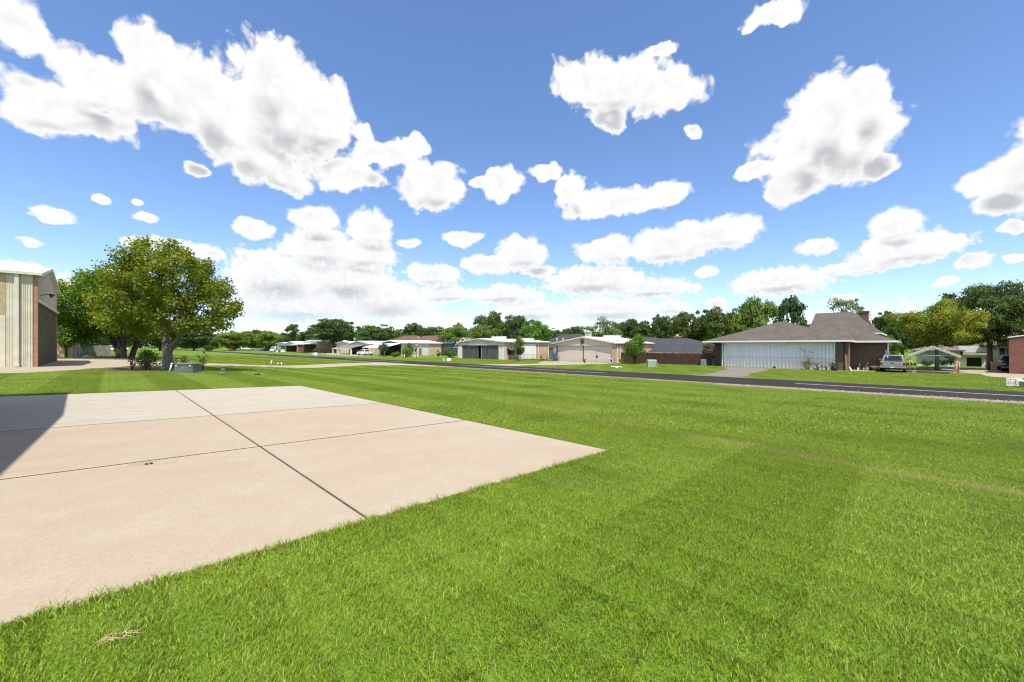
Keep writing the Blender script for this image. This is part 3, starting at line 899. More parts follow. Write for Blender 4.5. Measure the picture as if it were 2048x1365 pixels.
def blade_patch(name, size, count, hmin, hmax, width, lean, seed):
    rg = np.random.default_rng(seed)
    x = rg.uniform(-size / 2, size / 2, count); y = rg.uniform(-size / 2, size / 2, count)
    hgt = rg.uniform(hmin, hmax, count) * (0.75 + 0.5 * rg.random(count) ** 3)
    a = rg.uniform(0, 2 * math.pi, count)
    ld = rg.normal(0, 0.55, (count, 2)); ld[:, 1] += lean
    w = width * rg.uniform(0.7, 1.3, count)
    bx, by = np.cos(a) * w / 2, np.sin(a) * w / 2
    mx, my = x + ld[:, 0] * hgt * 0.35, y + ld[:, 1] * hgt * 0.35
    tx, ty = x + ld[:, 0] * hgt * 1.0, y + ld[:, 1] * hgt * 1.0
    z0 = np.full(count, -0.004)
    V = np.stack([
        np.stack([x - bx, y - by, z0], 1), np.stack([x + bx, y + by, z0], 1),
        np.stack([mx + bx * .8, my + by * .8, hgt * .6], 1), np.stack([mx - bx * .8, my - by * .8, hgt * .6], 1),
        np.stack([tx, ty, hgt], 1)], 1).reshape(-1, 3)
    o = (np.arange(count) * 5)[:, None]
    F = np.concatenate([o + [0, 1, 2], o + [0, 2, 3], o + [3, 2, 4]], 1).reshape(-1, 3)
    me = np_mesh(name, V, F)
    t = np.repeat(rg.random(count), 3).astype(np.float32)
    at = me.attributes.new('tint', 'FLOAT', 'FACE'); at.data.foreach_set('value', t)
    me.materials.append(M['grass'])
    return me


def grass_field(name, label, meshes, pts, idx, rot, scl):
    """turf: one object, blades set out by geometry nodes"""
    me = bpy.data.meshes.new(name)
    me.vertices.add(len(pts)); me.vertices.foreach_set('co', np.asarray(pts, np.float32).ravel())
    for nm, ty, arr in (('pick', 'INT', idx), ('turn', 'FLOAT', rot), ('grow', 'FLOAT', scl)):
        at = me.attributes.new(nm, ty, 'POINT')
        at.data.foreach_set('value', np.asarray(arr, np.int32 if ty == 'INT' else np.float32))
    me.materials.append(M['grass'])
    ob = link(me, name)
    tag(ob, label, 'grass', kind='stuff')
    cl = bpy.data.collections.new(name + '_tufts')
    for i, pm in enumerate(meshes):
        t = bpy.data.objects.new('%s_tuft_%02d' % (name, i), pm)
        cl.objects.link(t)
    ng = bpy.data.node_groups.new(name, 'GeometryNodeTree')
    ng.interface.new_socket('Geometry', in_out='INPUT', socket_type='NodeSocketGeometry')
    ng.interface.new_socket('Geometry', in_out='OUTPUT', socket_type='NodeSocketGeometry')
    gi = ng.nodes.new('NodeGroupInput'); go = ng.nodes.new('NodeGroupOutput')
    ci = ng.nodes.new('GeometryNodeCollectionInfo')
    ci.inputs['Collection'].default_value = cl
    ci.inputs['Separate Children'].default_value = True
    ci.inputs['Reset Children'].default_value = True
    ip = ng.nodes.new('GeometryNodeInstanceOnPoints')
    ip.inputs['Pick Instance'].default_value = True

    def attr(nm, ty):
        n = ng.nodes.new('GeometryNodeInputNamedAttribute'); n.data_type = ty
        n.inputs['Name'].default_value = nm
        return n.outputs['Attribute']
    cx = ng.nodes.new('ShaderNodeCombineXYZ'); ng.links.new(attr('turn', 'FLOAT'), cx.inputs[2])
    ng.links.new(gi.outputs[0], ip.inputs['Points'])
    ng.links.new(ci.outputs[0], ip.inputs['Instance'])
    ng.links.new(attr('pick', 'INT'), ip.inputs['Instance Index'])
    ng.links.new(cx.outputs[0], ip.inputs['Rotation'])
    ng.links.new(attr('grow', 'FLOAT'), ip.inputs['Scale'])
    ng.links.new(ip.outputs[0], go.inputs[0])
    md = ob.modifiers.new('turf', 'NODES'); md.node_group = ng
    return ob


def in_view(x, y, pad=1.2):
    dpt = (x + y) * 0.7071; r = (x - y) * 0.7071
    return dpt > -0.5 and abs(r) < 1.36 * max(dpt, 0.5) + pad + 1.5


def lay(size, dmin, dmax, nvar, seed):
    rg = random.Random(seed)
    pts, idx, rot, scl = [], [], [], []
    i0 = int(-20 / size); i1 = int(70 / size)
    for i in range(i0, i1):
        for j in range(i0, int(130 / size)):
            x = AX + (i + 0.5) * size; y = AY0 + (j + 0.5) * size
            dpt = (x + y) * 0.7071
            if dpt < dmin or dpt >= dmax or not in_view(x, y, size):
                continue
            if paved(x, y):
                continue
            if x > 62:
                continue
            # the mower laid every other swath the other way
            swath = int(math.floor((x - AX + 30.0) / 1.5)) % 2 if x < 26 else int(math.floor((x * 0.5 - y * 0.85) / 1.6)) % 2
            turn = 0.0
            if y < 3.0 and x < 8.2:      # in front of the apron the mower went crosswise
                swath = int(math.floor((y - AY0 + 30.0) / 1.5)) % 2; turn = 1.571
            pts.append((x, y, zg(x, y)))
            idx.append(rg.randrange(nvar))
            rot.append((math.pi if swath else 0.0) + rg.uniform(-.12, .12) + turn)
            scl.append(rg.uniform(0.95, 1.06))
    return pts, idx, rot, scl


near_m = [blade_patch('turf_near', 0.55, 3500, 0.017, 0.035, 0.0042, 0.18, 100 + k) for k in range(8)]
grass_field('lawn_grass', 'short mown lawn grass in the foreground', near_m, *lay(0.5, -1.0, 8.5, 8, 1))
mid_m = [blade_patch('turf_middle', 0.55, 950, 0.027, 0.048, 0.0095, 0.20, 200 + k) for k in range(6)]
grass_field('lawn_grass', 'short mown lawn grass in the middle distance', mid_m, *lay(0.5, 8.5, 24.0, 6, 2))
far_m = [blade_patch('turf_far', 1.2, 1200, 0.03, 0.055, 0.026, 0.22, 300 + k) for k in range(6)]
grass_field('lawn_grass', 'mown grass beside and beyond the runway', far_m, *lay(1.0, 24.0, 92.0, 6, 3))

# taller fringe where the mower does not reach, hanging over the slab edges
fr_m = [blade_patch('turf_fringe', 0.10, 34, 0.040, 0.070, 0.0055, 0.40, 400 + k) for k in range(8)]
pts, idx, rot, scl = [], [], [], []
rg = random.Random(11)
x = -2.4
while x < AX + 0.02:
    pts.append((x, AY0 - 0.045 + rg.uniform(-.03, .02), zg(x, 0))); idx.append(rg.randrange(8)); rot.append(rg.uniform(-0.7, 0.7)); scl.append(rg.uniform(0.6, 1.25)); x += 0.055
y = AY0
while y < AY1:
    pts.append((AX + 0.05 + rg.uniform(-.02, .03), y, zg(AX, 0))); idx.append(rg.randrange(8)); rot.append(math.pi / 2 + rg.uniform(-0.8, 0.8)); scl.append(rg.uniform(0.55, 1.0)); y += 0.06
x = -2.4
while x < AX + 0.02:
    pts.append((x, AY1 + 0.05 + rg.uniform(-.02, .03), zg(x, 0))); idx.append(rg.randrange(8)); rot.append(math.pi + rg.uniform(-0.8, 0.8)); scl.append(rg.uniform(0.6, 1.1)); x += 0.07
grass_field('edge_grass', 'longer grass fringe hanging over the apron edges', fr_m, pts, idx, rot, scl)

# pulled-out dry clump lying on the near grass
rgn = np.random.default_rng(5)
n = 42
c0 = np.array([0.03, 2.93]); dirv = np.array([0.75, -0.35])
tt = rgn.uniform(-0.08, 0.06, n)
P0 = np.stack([c0[0] + tt * dirv[0] + rgn.normal(0, .02, n), c0[1] + tt * dirv[1] + rgn.normal(0, .012, n), np.full(n, 0.030) + rgn.uniform(0, .02, n)], 1)
dd = rgn.normal(0, 1, (n, 3)); dd[:, 2] *= 0.25; dd[:, :2] += dirv * 1.2
dd /= np.linalg.norm(dd, axis=1)[:, None]
ln = rgn.uniform(0.03, 0.085, n)[:, None]
sd = np.cross(dd, [0, 0, 1]); sd /= np.linalg.norm(sd, axis=1)[:, None] + 1e-6
V = np.stack([P0 - sd * .002, P0 + sd * .002, P0 + dd * ln], 1).reshape(-1, 3)
F = np.arange(n * 3).reshape(-1, 3)
tag(link(np_mesh('dry_grass_clump', V, F), 'dry_grass_clump', None, (M['straw'],)), 'straw-coloured dead grass clump lying on the near lawn', 'grass clump')

# ================================================================ BUILDINGS
def gable_shell(t, sx, Xf, Y0, Y1, depth, zb, eave, peak, side_mat, roof_mat, trim_mat, gable_mat, head, pier=0.35, pier_mat=None, ov=0.3, ribs=0.3, back_mat=None):
    """steel hangar shell: side walls, gable front over a door opening, low pitched roof"""
    Ym = (Y0 + Y1) / 2
    xb = Xf + sx * depth
    ex, px_ = zb + eave, zb + peak
    pm = pier_mat or side_mat
    for ya, yb in ((Y0, Y0 + 0.2), (Y1 - 0.2, Y1)):
        MB().box(Xf + sx * 0.25, xb, ya, yb, zb - 0.3, ex).build('side_wall', side_mat, t)
    mb = MB(); mb.extrude([(xb - sx * 0.2, Y0 + .2, zb - .3), (xb - sx * 0.2, Y1 - .2, zb - .3), (xb - sx * 0.2, Y1 - .2, ex), (xb - sx * 0.2, Ym, px_ - .05), (xb - sx * 0.2, Y0 + .2, ex)], (sx * 0.19, 0, 0))
    mb.build('back_wall', back_mat or side_mat, t)
    MB().box(Xf, Xf + sx * 0.25, Y0, Y0 + pier, zb - 0.3, ex - .01).build('pier', pm, t)
    MB().box(Xf, Xf + sx * 0.25, Y1 - pier, Y1, zb - 0.3, ex - .01).build('pier', pm, t)
    sl = (peak - eave) / (Ym - Y0)
    a, b = Y0 + pier, Y1 - pier
    mb = MB()
    mb.extrude([(Xf + sx * .03, a, zb + head), (Xf + sx * .03, b, zb + head), (Xf + sx * .03, b, ex + sl * pier - .02), (Xf + sx * .03, Ym, px_ - .02), (Xf + sx * .03, a, ex + sl * pier - .02)], (sx * 0.15, 0, 0))
    y = a + ribs / 2
    while ribs and y < b:
        zt = px_ - abs(y - Ym) * sl - .06
        mb.box(Xf + sx * .005, Xf + sx * .032, y - .025, y + .025, zb + head + .01, zt); y += ribs
    mb.build('gable_panel', gable_mat, t)
    for s_ in (-1, 1):
        ye = Y0 - ov if s_ < 0 else Y1 + ov
        ze = ex - sl * ov
        mb = MB(); mb.extrude([(Xf - sx * ov, ye, ze), (xb + sx * ov, ye, ze), (xb + sx * ov, Ym, px_), (Xf - sx * ov, Ym, px_)], (0, 0, 0.09))
        mb.build('roof_slope', roof_mat, t)
        mb = MB(); mb.extrude([(Xf - sx * (ov + .02), ye, ze - .12), (Xf - sx * (ov + .02), Ym, px_ - .12), (Xf - sx * (ov + .02), Ym, px_ + .10), (Xf - sx * (ov + .02), ye, ze + .10)], (-sx * 0.03, 0, 0))
        mb.build('rake_trim', trim_mat, t)
        g0, g1 = (ye - .12, ye) if s_ < 0 else (ye, ye + .12)
        MB().box(Xf - sx * (ov + .05), xb + sx * ov, g0, g1, ze - .08, ze + .10).build('gutter', trim_mat, t)
    MB().box(Xf + sx * .3, xb - sx * .25, Y0 + .22, Y1 - .22, zb - .3, zb + .03).build('floor_slab', M['drivedark'], t)
    return Ym


def downspout(t, x, y, z0, z1, mat, w=0.1):
    mb = MB(); mb.box(x - w / 2, x + w / 2, y - w / 2, y + w / 2, z0 + .15, z1)
    mb.box(x - w * .8, x + w * .8, y - w * 1.1, y + w / 2, z0 + .02, z0 + .15)
    return mb.build('downspout', mat, t)


def wall_light(t, x, y, z, mat):
    mb = MB(); mb.cyl((x, y, z), (x + .45, y - .1, z + .12), 0.025, 6); mb.tube([(x + .45, y - .1, z + .12), (x + .6, y - .13, z - .02)], [0.05, 0.17], 10)
    return mb.build('lamp_head', mat, t)


# ---- tall cream hangar at the left edge
t = thing('hangar', 'tall cream metal hangar with red brick corner at the left edge', 'hangar', (-3.4, 48.95, zg(-3.4, 48)), group='hangars along the near side')
zb = zg(-3.4, 48)
Y0, Y1, Xf = 41.8, 56.1, -3.42
EA, PK, HD = 6.28, 7.55, 4.5
gable_shell(t, -1, Xf, Y0, Y1, 15, zb, EA, PK, M['cream'], M['whitemetal'], M['cream2'], M['cream2'], HD, 0.19, M['redbrick'], 0.16, 0.32)
# ribbed siding sheets on the sunlit end wall
pw = 0.385
for k in range(36):
    x1 = Xf - 0.20 - k * pw
    if k == 3:
        pm = MB().box(0, pw - .016, 0, .05, 0, 3.4).mesh('siding_panel'); pm.materials.append(M['cream2'])
        o = link(pm, 'siding_panel', t); o.location = (x1 - pw - t.location.x, Y0 - .055 - t.location.y, 0.02)
        MB().box(x1 - pw, x1 - .016, Y0 - .05, Y0, zb + 3.42, zb + EA - .05).build('skylight_panel', M['skylight'], t, label='yellowed translucent upper wall panel')
        continue
    mb = MB(); mb.box(x1 - pw, x1 - .016, Y0 - .03, Y0 - .001, zb + .02, zb + EA - .04)
    for q in (0.035, 0.13, 0.255, 0.35):
        mb.box(x1 - pw + q - .012, x1 - pw + q + .012, Y0 - .052, Y0 - .028, zb + .02, zb + EA - .05)
    mb.build('siding_panel', M['cream2'] if k % 4 == 1 else M['cream'], t)
mb = MB(); mb.box(Xf - .98, Xf - .80, Y0 - .19, Y0 - .06, zb + .22, zb + EA); mb.box(Xf - 1.02, Xf - .76, Y0 - .34, Y0 - .06, zb + .08, zb + .24)
mb.build('downspout', M['cream2'], t)
# weathered sliding door in the shaded front
n = 26
w = (Y1 - Y0 - 0.42) / n
for k in range(n):
    ya = Y0 + 0.21 + k * w
    mb = MB(); mb.box(Xf - .16, Xf - .10, ya + .008, ya + w - .008, zb + .06, zb + HD)
    mb.box(Xf - .10, Xf - .075, ya + w * .45, ya + w * .55, zb + .06, zb + HD - .02)
    mb.build('door_panel', M['oldgreen'], t)
MB().box(Xf - .02, Xf + .10, Y0 + .1, Y1 - .1, zb + HD - .1, zb + HD + .06).build('door_track', M['cream2'], t)
wall_light(t, Xf, Y0 + 1.2, zb + 4.95, M['iron'])
wall_light(t, Xf, Y1 - 1.2, zb + 4.95, M['iron'])

# ---- hangar that stands beside the apron, just outside the picture; its shadow falls across the slab
zb = zg(-2.5, 10)
t = thing('hangar', 'cream metal hangar beside the apron throwing its shadow on the slab', 'hangar', (-2.5, 10.2, zb), group='hangars along the near side')
gable_shell(t, -1, -2.80, 4.1, 16.7, 14, zb, 5.9, 6.7, M['cream'], M['whitemetal'], M['white'], M['cream2'], 4.4, 0.2, M['redbrick'], 0.18, 0.32)
for k in range(24):
    ya = 4.32 + k * 0.498
    MB().box(-2.96, -2.88, ya, ya + .48, zb + .05, zb + 4.4).build('door_panel', M['oldgreen'], t)

# ---- second hangar of the left row: brick side, metal band above
zb = zg(-3.2, 75)
t = thing('hangar', 'tan brick hangar with white roof behind the tall cream hangar', 'hangar', (-3.2, 82, zb), group='hangars along the near side')
Xf, Y0, Y1 = -3.15, 75.0, 88.0
gable_shell(t, -1, Xf, Y0, Y1, 14, zb, 4.75, 5.7, M['tanbrick'], M['whitemetal'], M['white'], M['cream2'], 3.6, 0.5, M['tanbrick'], 0.3, 0.35)
mb = MB()
for k in range(34):
    mb.box(Xf - .3 - k * .4 - .38, Xf - .3 - k * .4, Y0 - .05, Y0 - .002, zb + 3.75, zb + 4.72)
mb.build('metal_band', M['cream2'], t)
for k in range(14):
    MB().box(Xf - .2, Xf - .14, Y0 + .52 + k * .857, Y0 + .52 + k * .857 + .84, zb + .05, zb + 3.6).build('door_panel', M['oldgreen'], t)
downspout(t, Xf + .1, Y0 + .35, zb, zb + 4.6, M['white'], 0.12)

# ---- dark-door hangar in the middle
zb = -1.25
Xf, Y0, Y1 = 55.5, 58.0, 72.6
t = thing('hangar', 'pale hangar with dark grey folding doors and brick side wall', 'hangar', (Xf, 65.3, zb), group='hangars across the runway')
Ym = gable_shell(t, 1, Xf, Y0, Y1, 14.2, zb, 3.62, 4.28, M['pinkbrick'], M['whitemetal'], M['greige'], M['greige'], 2.95, 1.35, M['greige'], 0.25, 0.3)
for side in (0, 1):
    for k in range(8):
        q = Y0 + .08 + k * .16 if side == 0 else Y1 - .08 - k * .16
        MB().box(Xf - .025, Xf - .002, q - .02, q + .02, zb + .05, zb + 3.5).build('rib', M['greige'], t)
w = (Y1 - Y0 - 2.7) / 13.0
for k in range(13):
    ya = Y0 + 1.35 + k * w
    if k == 6:
        continue      # the leaves stand a little apart
    mb = MB()
    dx = 0.05 * (k % 2)
    mb.box(Xf + .14 + dx, Xf + .20 + dx, ya + .01, ya + w - .01, zb + .04, zb + 2.95)
    mb.box(Xf + .10 + dx, Xf + .145 + dx, ya + .01, ya + .07, zb + .04, zb + 2.95); mb.box(Xf + .10 + dx, Xf + .145 + dx, ya + w - .07, ya + w - .01, zb + .04, zb + 2.95)
    mb.build('door_panel', M['greydoor'], t)
MB().box(Xf + .08, Xf + .24, Y0 + 1.35 + 6 * w - .12, Y0 + 1.35 + 6 * w - .02, zb + .04, zb + 2.95).build('door_edge', M['galv'], t)
MB().box(Xf - .05, Xf + .1, Y0 + 1.2, Y1 - 1.2, zb + 2.9, zb + 3.02).build('door_track', M['greige'], t)
for yy in (Y0 + 4.1, Y1 - 3.2):
    mb = MB(); mb.tube([(Xf, yy, zb + 3.55), (Xf - .35, yy, zb + 3.62), (Xf - .5, yy, zb + 3.5)], [.02, .02, .13], 8); mb.build('lamp_head', M['iron'], t)
MB().box(Xf + 5.4, Xf + 9.6, Y0 - .06, Y0 + .02, zb + .05, zb + 3.0).build('side_door', M['white'], t)
mb = MB()
for q in (5.3, 9.6):
    mb.box(Xf + q, Xf + q + .12, Y0 - .09, Y0 - .061, zb, zb + 3.1)
mb.box(Xf + 5.42, Xf + 9.6, Y0 - .09, Y0 - .061, zb + 3.0, zb + 3.1)
mb.build('side_door_frame', M['white'], t)
for xx in (Xf + .45, Xf + 10.6, Xf + 14.0):
    downspout(t, xx, Y0 - .08, zb, zb + 3.5, M['white'], 0.09)
MB().extrude([(Xf + 1.0, Y0 - .03, zb + 2.45), (Xf + 3.4, Y0 - .03, zb + 2.45), (Xf + 3.4, Y0 - 1.1, zb + 1.9), (Xf + 1.0, Y0 - 1.1, zb + 1.9)], (0, 0, .05)).build('awning', M['greydoor'], t)
MB().box(Xf + 1.2, Xf + 3.2, Y0 - .03, Y0 + .02, zb + 1.0, zb + 2.2).build('window', M['glass'], t)
for (xx, yy, ww) in ((Xf + 3.2, Y0 + 5.4, 1.6), (Xf + 8.2, Y0 + 1.6, 1.25)):
    z0 = zb + 3.62 + (4.28 - 3.62) * min(1, (yy - Y0) / 7.3)
    mb = MB(); mb.box(xx, xx + 1.4, yy - ww, yy + ww, z0 + .02, z0 + .62); mb.box(xx - .04, xx + 1.44, yy - ww - .04, yy + ww + .04, z0 + .62, z0 + .68)
    mb.build('roof_unit', M['white'], t, 0.02)

# ---- tan hangar with the iron star
Xf, Y0, Y1 = 58.0, 34.2, 47.2
t = thing('hangar', 'tan hangar with two closed doors and a dark star on its gable', 'hangar', (Xf, 40.7, zb), group='hangars across the runway')
Ym = gable_shell(t, 1, Xf, Y0, Y1, 13, zb, 3.25, 4.32, M['pinkbrick'], M['whitemetal'], M['tan'], M['tan'], 2.82, 0.72, M['pinkbrick'], 0.2, 0.26)
ns = 10
sh = 2.80 / ns
for (ya, yb) in ((Y0 + .74, Ym - .07), (Ym + .07, Y1 - .80)):
    leaf = MB().box(Xf + .30, Xf + .33, ya, yb, zb, zb + 2.8).build('door_leaf', M['tandoor'], t)
    me = MB().box(0, .05, 0, yb - ya, 0, sh - .012).mesh('door_section'); me.materials.append(M['tandoor'])
    for k in range(ns):
        o = link(me, 'door_section', leaf); o.location = (Xf + .245 - t.location.x, ya - t.location.y, .01 + k * sh)
MB().box(Xf + .20, Xf + .27, Ym - .07, Ym + .07, zb, zb + 2.82).build('dark_gap_strip', M['iron'], t)  # dark strip painted in for the shaded gap between the doors
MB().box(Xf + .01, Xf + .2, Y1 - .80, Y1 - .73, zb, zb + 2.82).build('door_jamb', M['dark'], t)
# star emblem
mb = MB()
ring = []
for k in range(10):
    a = math.pi / 2 + k * math.pi / 5
    q = 0.46 if k % 2 == 0 else 0.19
    ring.append((Xf - .06, Ym + .05 + q * math.cos(a), zb + 3.52 + q * math.sin(a)))
mb.add(ring + [(Xf - .17, Ym + .05, zb + 3.52), (Xf - .02, Ym + .05, zb + 3.52)], [(i, (i + 1) % 10, 10) for i in range(10)] + [((i + 1) % 10, i, 11) for i in range(10)])
mb.build('star', M['iron'], t)
mb = MB(); mb.tube([(Xf - .07, Ym + .05 + .40 * math.cos(a), zb + 3.52 + .40 * math.sin(a)) for a in np.linspace(0, 2 * math.pi, 25)], 0.03, 6); mb.build('star_ring', M['iron'], t)
for xx in (Xf + .35, Xf + 1.2):
    downspout(t, xx, Y0 - .08, zb, zb + 3.1, M['white'], 0.1)
mb = MB(); mb.box(Xf + 3.6, Xf + 4.9, Ym - 4.6, Ym - 1.9, zb + 3.75, zb + 4.55); mb.box(Xf + 3.56, Xf + 4.94, Ym - 4.64, Ym - 1.86, zb + 4.55, zb + 4.6)
mb.build('roof_unit', M['white'], t, 0.02)

# ---- pale stucco hangar with the white awning
Xf, Y0, Y1 = 58.0, 101.4, 115.0
t = thing('hangar', 'pale stucco hangar with a white sloping awning on its front', 'hangar', (Xf, 108, zb), group='hangars across the runway')
gable_shell(t, 1, Xf, Y0, Y1, 13, zb, 3.6, 4.35, M['lilac'], M['whitemetal'], M['white'], M['bluegrey'], 2.9, 0.8, M['lilac'], 0.35, 0.3)
MB().box(Xf + .3, Xf + .4, Y0 + .8, Y1 - .8, zb, zb + 2.9).build('door', M['dark'], t)  # near-black sheet, the dark of the opening put into its colour
aw = MB().extrude([(Xf - .32, Y0 + .3, zb + 3.45), (Xf - .32, Y1 - .3, zb + 3.45), (Xf - 5.2, Y1 + 0.6, zb + 2.25), (Xf - 5.2, Y0 + .3, zb + 2.25)], (0, 0, .07)).build('awning', M['white'], t)
for k in range(11):
    yy = Y0 + .45 + k * 1.27
    MB().extrude([(Xf - .33, yy, zb + 3.53), (Xf - .33, yy + .08, zb + 3.53), (Xf - 5.2, yy + .08, zb + 2.33), (Xf - 5.2, yy, zb + 2.33)], (0, 0, .04)).build('awning_seam', M['whitemetal'], aw)
for yy in (Y0 + .4, (Y0 + Y1) / 2, Y1 - .3):
    MB().cyl((Xf - 5.1, yy, zb), (Xf - 5.1, yy, zb + 2.26), .05, 8).build('awning_post', M['white'], t)
MB().box(Xf + 5.3, Xf + 6.2, Y0 - .05, Y0 + .02, zb + .05, zb + 2.1).build('side_door', M['bluegrey'], t)
MB().box(Xf + 3.9, Xf + 4.7, Y0 - .04, Y0 + .02, zb + 1.1, zb + 2.0).build('window', M['glass'], t)
mb = MB(); mb.box(Xf + 3.9, Xf + 4.7, Y0 - .45, Y0 - .04, zb + .5, zb + 1.05); mb.build('window_unit', M['grey'], t)
mb = MB(); mb.box(Xf + 3.6, Xf + 4.4, Y0 - .5, Y0 - .36, zb + 3.2, zb + 3.5); mb.build('lamp_head', M['black'], t)
MB().box(Xf + 8.6, Xf + 13, Y0 - .04, Y0, zb, zb + 3.3).build('brick_panel', M['pinkbrick'], t)

# ---- tan brick hangar with the grey awning
Xf, Y0, Y1 = 58.0, 121.6, 137.2
t = thing('hangar', 'tan brick hangar with a low grey awning behind the white pickup', 'hangar', (Xf, 129, zb), group='hangars across the runway')
gable_shell(t, 1, Xf, Y0, Y1, 13, zb, 3.4, 4.35, M['tanbrick'], M['whitemetal'], M['tan'], M['tan'], 2.6, 0.9, M['tanbrick'], 0.3, 0.4)
MB().box(Xf + .3, Xf + .4, Y0 + .9, Y1 - .9, zb, zb + 2.6).build('door', M['dark'], t)  # near-black sheet in place of a shaded opening
MB().extrude([(Xf - .32, Y0 + 2.2, zb + 3.1), (Xf - .32, Y1 + 1.5, zb + 3.1), (Xf - 5.0, Y1 + 1.5, zb + 1.95), (Xf - 5.0, Y0 + 2.2, zb + 1.95)], (0, 0, .08)).build('awning', M['bluegrey'], t)
MB().box(Xf - 5.06, Xf - 4.96, Y0 + 2.2, Y1 + 1.5, zb + 1.72, zb + 2.06).build('awning_skirt', M['tan'], t)
for yy in (Y0 + 2.6, Y1 - 3.5, Y1 + 1.0):
    MB().box(Xf - 5.0, Xf - 4.6, yy - .3, yy + .3, zb, zb + 1.95).build('awning_post', M['tan'], t)
downspout(t, Xf - .05, Y0 - .08, zb, zb + 3.3, M['white'], 0.16)

# ---- stone-sided hangar standing open, red brick hangar and the white-roofed ones beyond
Xf, Y0, Y1 = 58.0, 167.0, 183.2
t = thing('hangar', 'brown stone hangar with its wide front standing open', 'hangar', (Xf, 175, zb), group='hangars across the runway')
gable_shell(t, 1, Xf, Y0, Y1, 14, zb, 4.3, 5.1, M['stonewall'], M['whitemetal'], M['white'], M['white'], 3.4, 0.5, M['tanbrick'], 0.3, 0.5, M['dark'])
MB().extrude([(Xf - .32, Y0 + .5, zb + 3.9), (Xf - .32, Y1 + .5, zb + 3.9), (Xf - 5, Y1 + .5, zb + 3.3), (Xf - 5, Y0 + .5, zb + 3.3)], (0, 0, .12)).build('lifted_door', M['white'], t)
Xf, Y0, Y1 = 58.0, 144.0, 158.0
t = thing('hangar', 'tan brick hangar with white wall panel behind the live oak', 'hangar', (Xf + 4, 151, zb), group='hangars across the runway')
gable_shell(t, 1, Xf + 4, Y0, Y1, 13, zb, 3.8, 4.4, M['tanbrick'], M['whitemetal'], M['white'], M['tan'], 2.8, 0.6, M['tanbrick'], 0.3, 0.5)
MB().box(Xf + 4.3, Xf + 4.4, Y0 + .6, Y1 - .6, zb, zb + 2.8).build('door', M['creamwall'], t)
MB().box(Xf + 9, Xf + 12, Y0 - .05, Y0, zb + .1, zb + 3.3).build('wall_panel', M['white'], t)
Xf, Y0, Y1 = 58.0, 190.4, 208.0
t = thing('hangar', 'red brick hangar with white gable and dark open front', 'hangar', (Xf, 199, zb), group='hangars across the runway')
gable_shell(t, 1, Xf, Y0, Y1, 14, zb, 3.7, 4.7, M['deepbrick'], M['whitemetal'], M['white'], M['white'], 2.9, 0.9, M['galv'], 0.4, 0.5, M['dark'])
Xf, Y0, Y1 = 60.0, 210.5, 228.0
t = thing('hangar', 'white flat-roofed hangar with a white van in front', 'hangar', (Xf, 219, zb), group='hangars across the runway')
gable_shell(t, 1, Xf, Y0, Y1, 14, zb, 4.0, 4.5, M['white'], M['whitemetal'], M['white'], M['white'], 2.9, 0.9, M['white'], 0.5, 0.5, M['dark'])
Xf, Y0, Y1 = 70.0, 268.0, 282.0
t = thing('hangar', 'small white open-fronted shed by the far trees', 'shed', (Xf, 275, zb - .6))
gable_shell(t, 1, Xf, Y0, Y1, 9, zb - .6, 4.2, 4.9, M['lilac'], M['whitemetal'], M['white'], M['white'], 3.2, 3.4, M['lilac'], 0.5, 0.6, M['dark'])


# ---- hip and gable roofs for the houses
def hip(t, x0, x1, y0, y1, ze, zr, r0, r1, mat, th=0.12, name='roof'):
    """hip roof: eave rectangle, ridge from r0=(x,y) to r1=(x,y)"""
    a, b, c, d = (x0, y0, ze), (x1, y0, ze), (x1, y1, ze), (x0, y1, ze)
    p, q = (*r0, zr), (*r1, zr)
    if abs(r1[1] - r0[1]) >= abs(r1[0] - r0[0]):      # ridge along Y
        fs = [(0, 1, 4), (1, 2, 5, 4), (2, 3, 5), (3, 0, 4, 5)]
    else:
        fs = [(3, 0, 4), (0, 1, 5, 4), (1, 2, 5), (2, 3, 4, 5)]
    vs = [a, b, c, d, p, q] + [(x0, y0, ze - th), (x1, y0, ze - th), (x1, y1, ze - th), (x0, y1, ze - th)]
    fs += [(6, 7, 1, 0), (7, 8, 2, 1), (8, 9, 3, 2), (9, 6, 0, 3), (6, 9, 8, 7)]
    return MB().add(vs, fs).build(name, mat, t)


def eave_trim(t, x0, x1, y0, y1, z, mat, w=0.12, h=0.18):
    mb = MB()
    mb.box(x0 - w, x0 - .005, y0 - w, y1 + w, z - h, z + .02); mb.box(x1 + .005, x1 + w, y0 - w, y1 + w, z - h, z + .02)
    mb.box(x0, x1, y0 - w, y0 - .005, z - h, z + .02); mb.box(x0, x1, y1 + .005, y1 + w, z - h, z + .02)
    return mb.build('gutter', mat, t)


def chimney(t, x, y, z0, z1, w, mat, cap=None):
    ch = MB().box(x - w, x + w, y - w, y + w, z0, z1).build('chimney', mat, t)
    MB().box(x - w * 1.18, x + w * 1.18, y - w * 1.18, y + w * 1.18, z1 - .28, z1 - .02).build('chimney_cap', cap or mat, ch)
    MB().cyl((x, y, z1 - .05), (x, y, z1 + .25), w * .45, 10).build('flue', M['greige'], ch)
    return ch


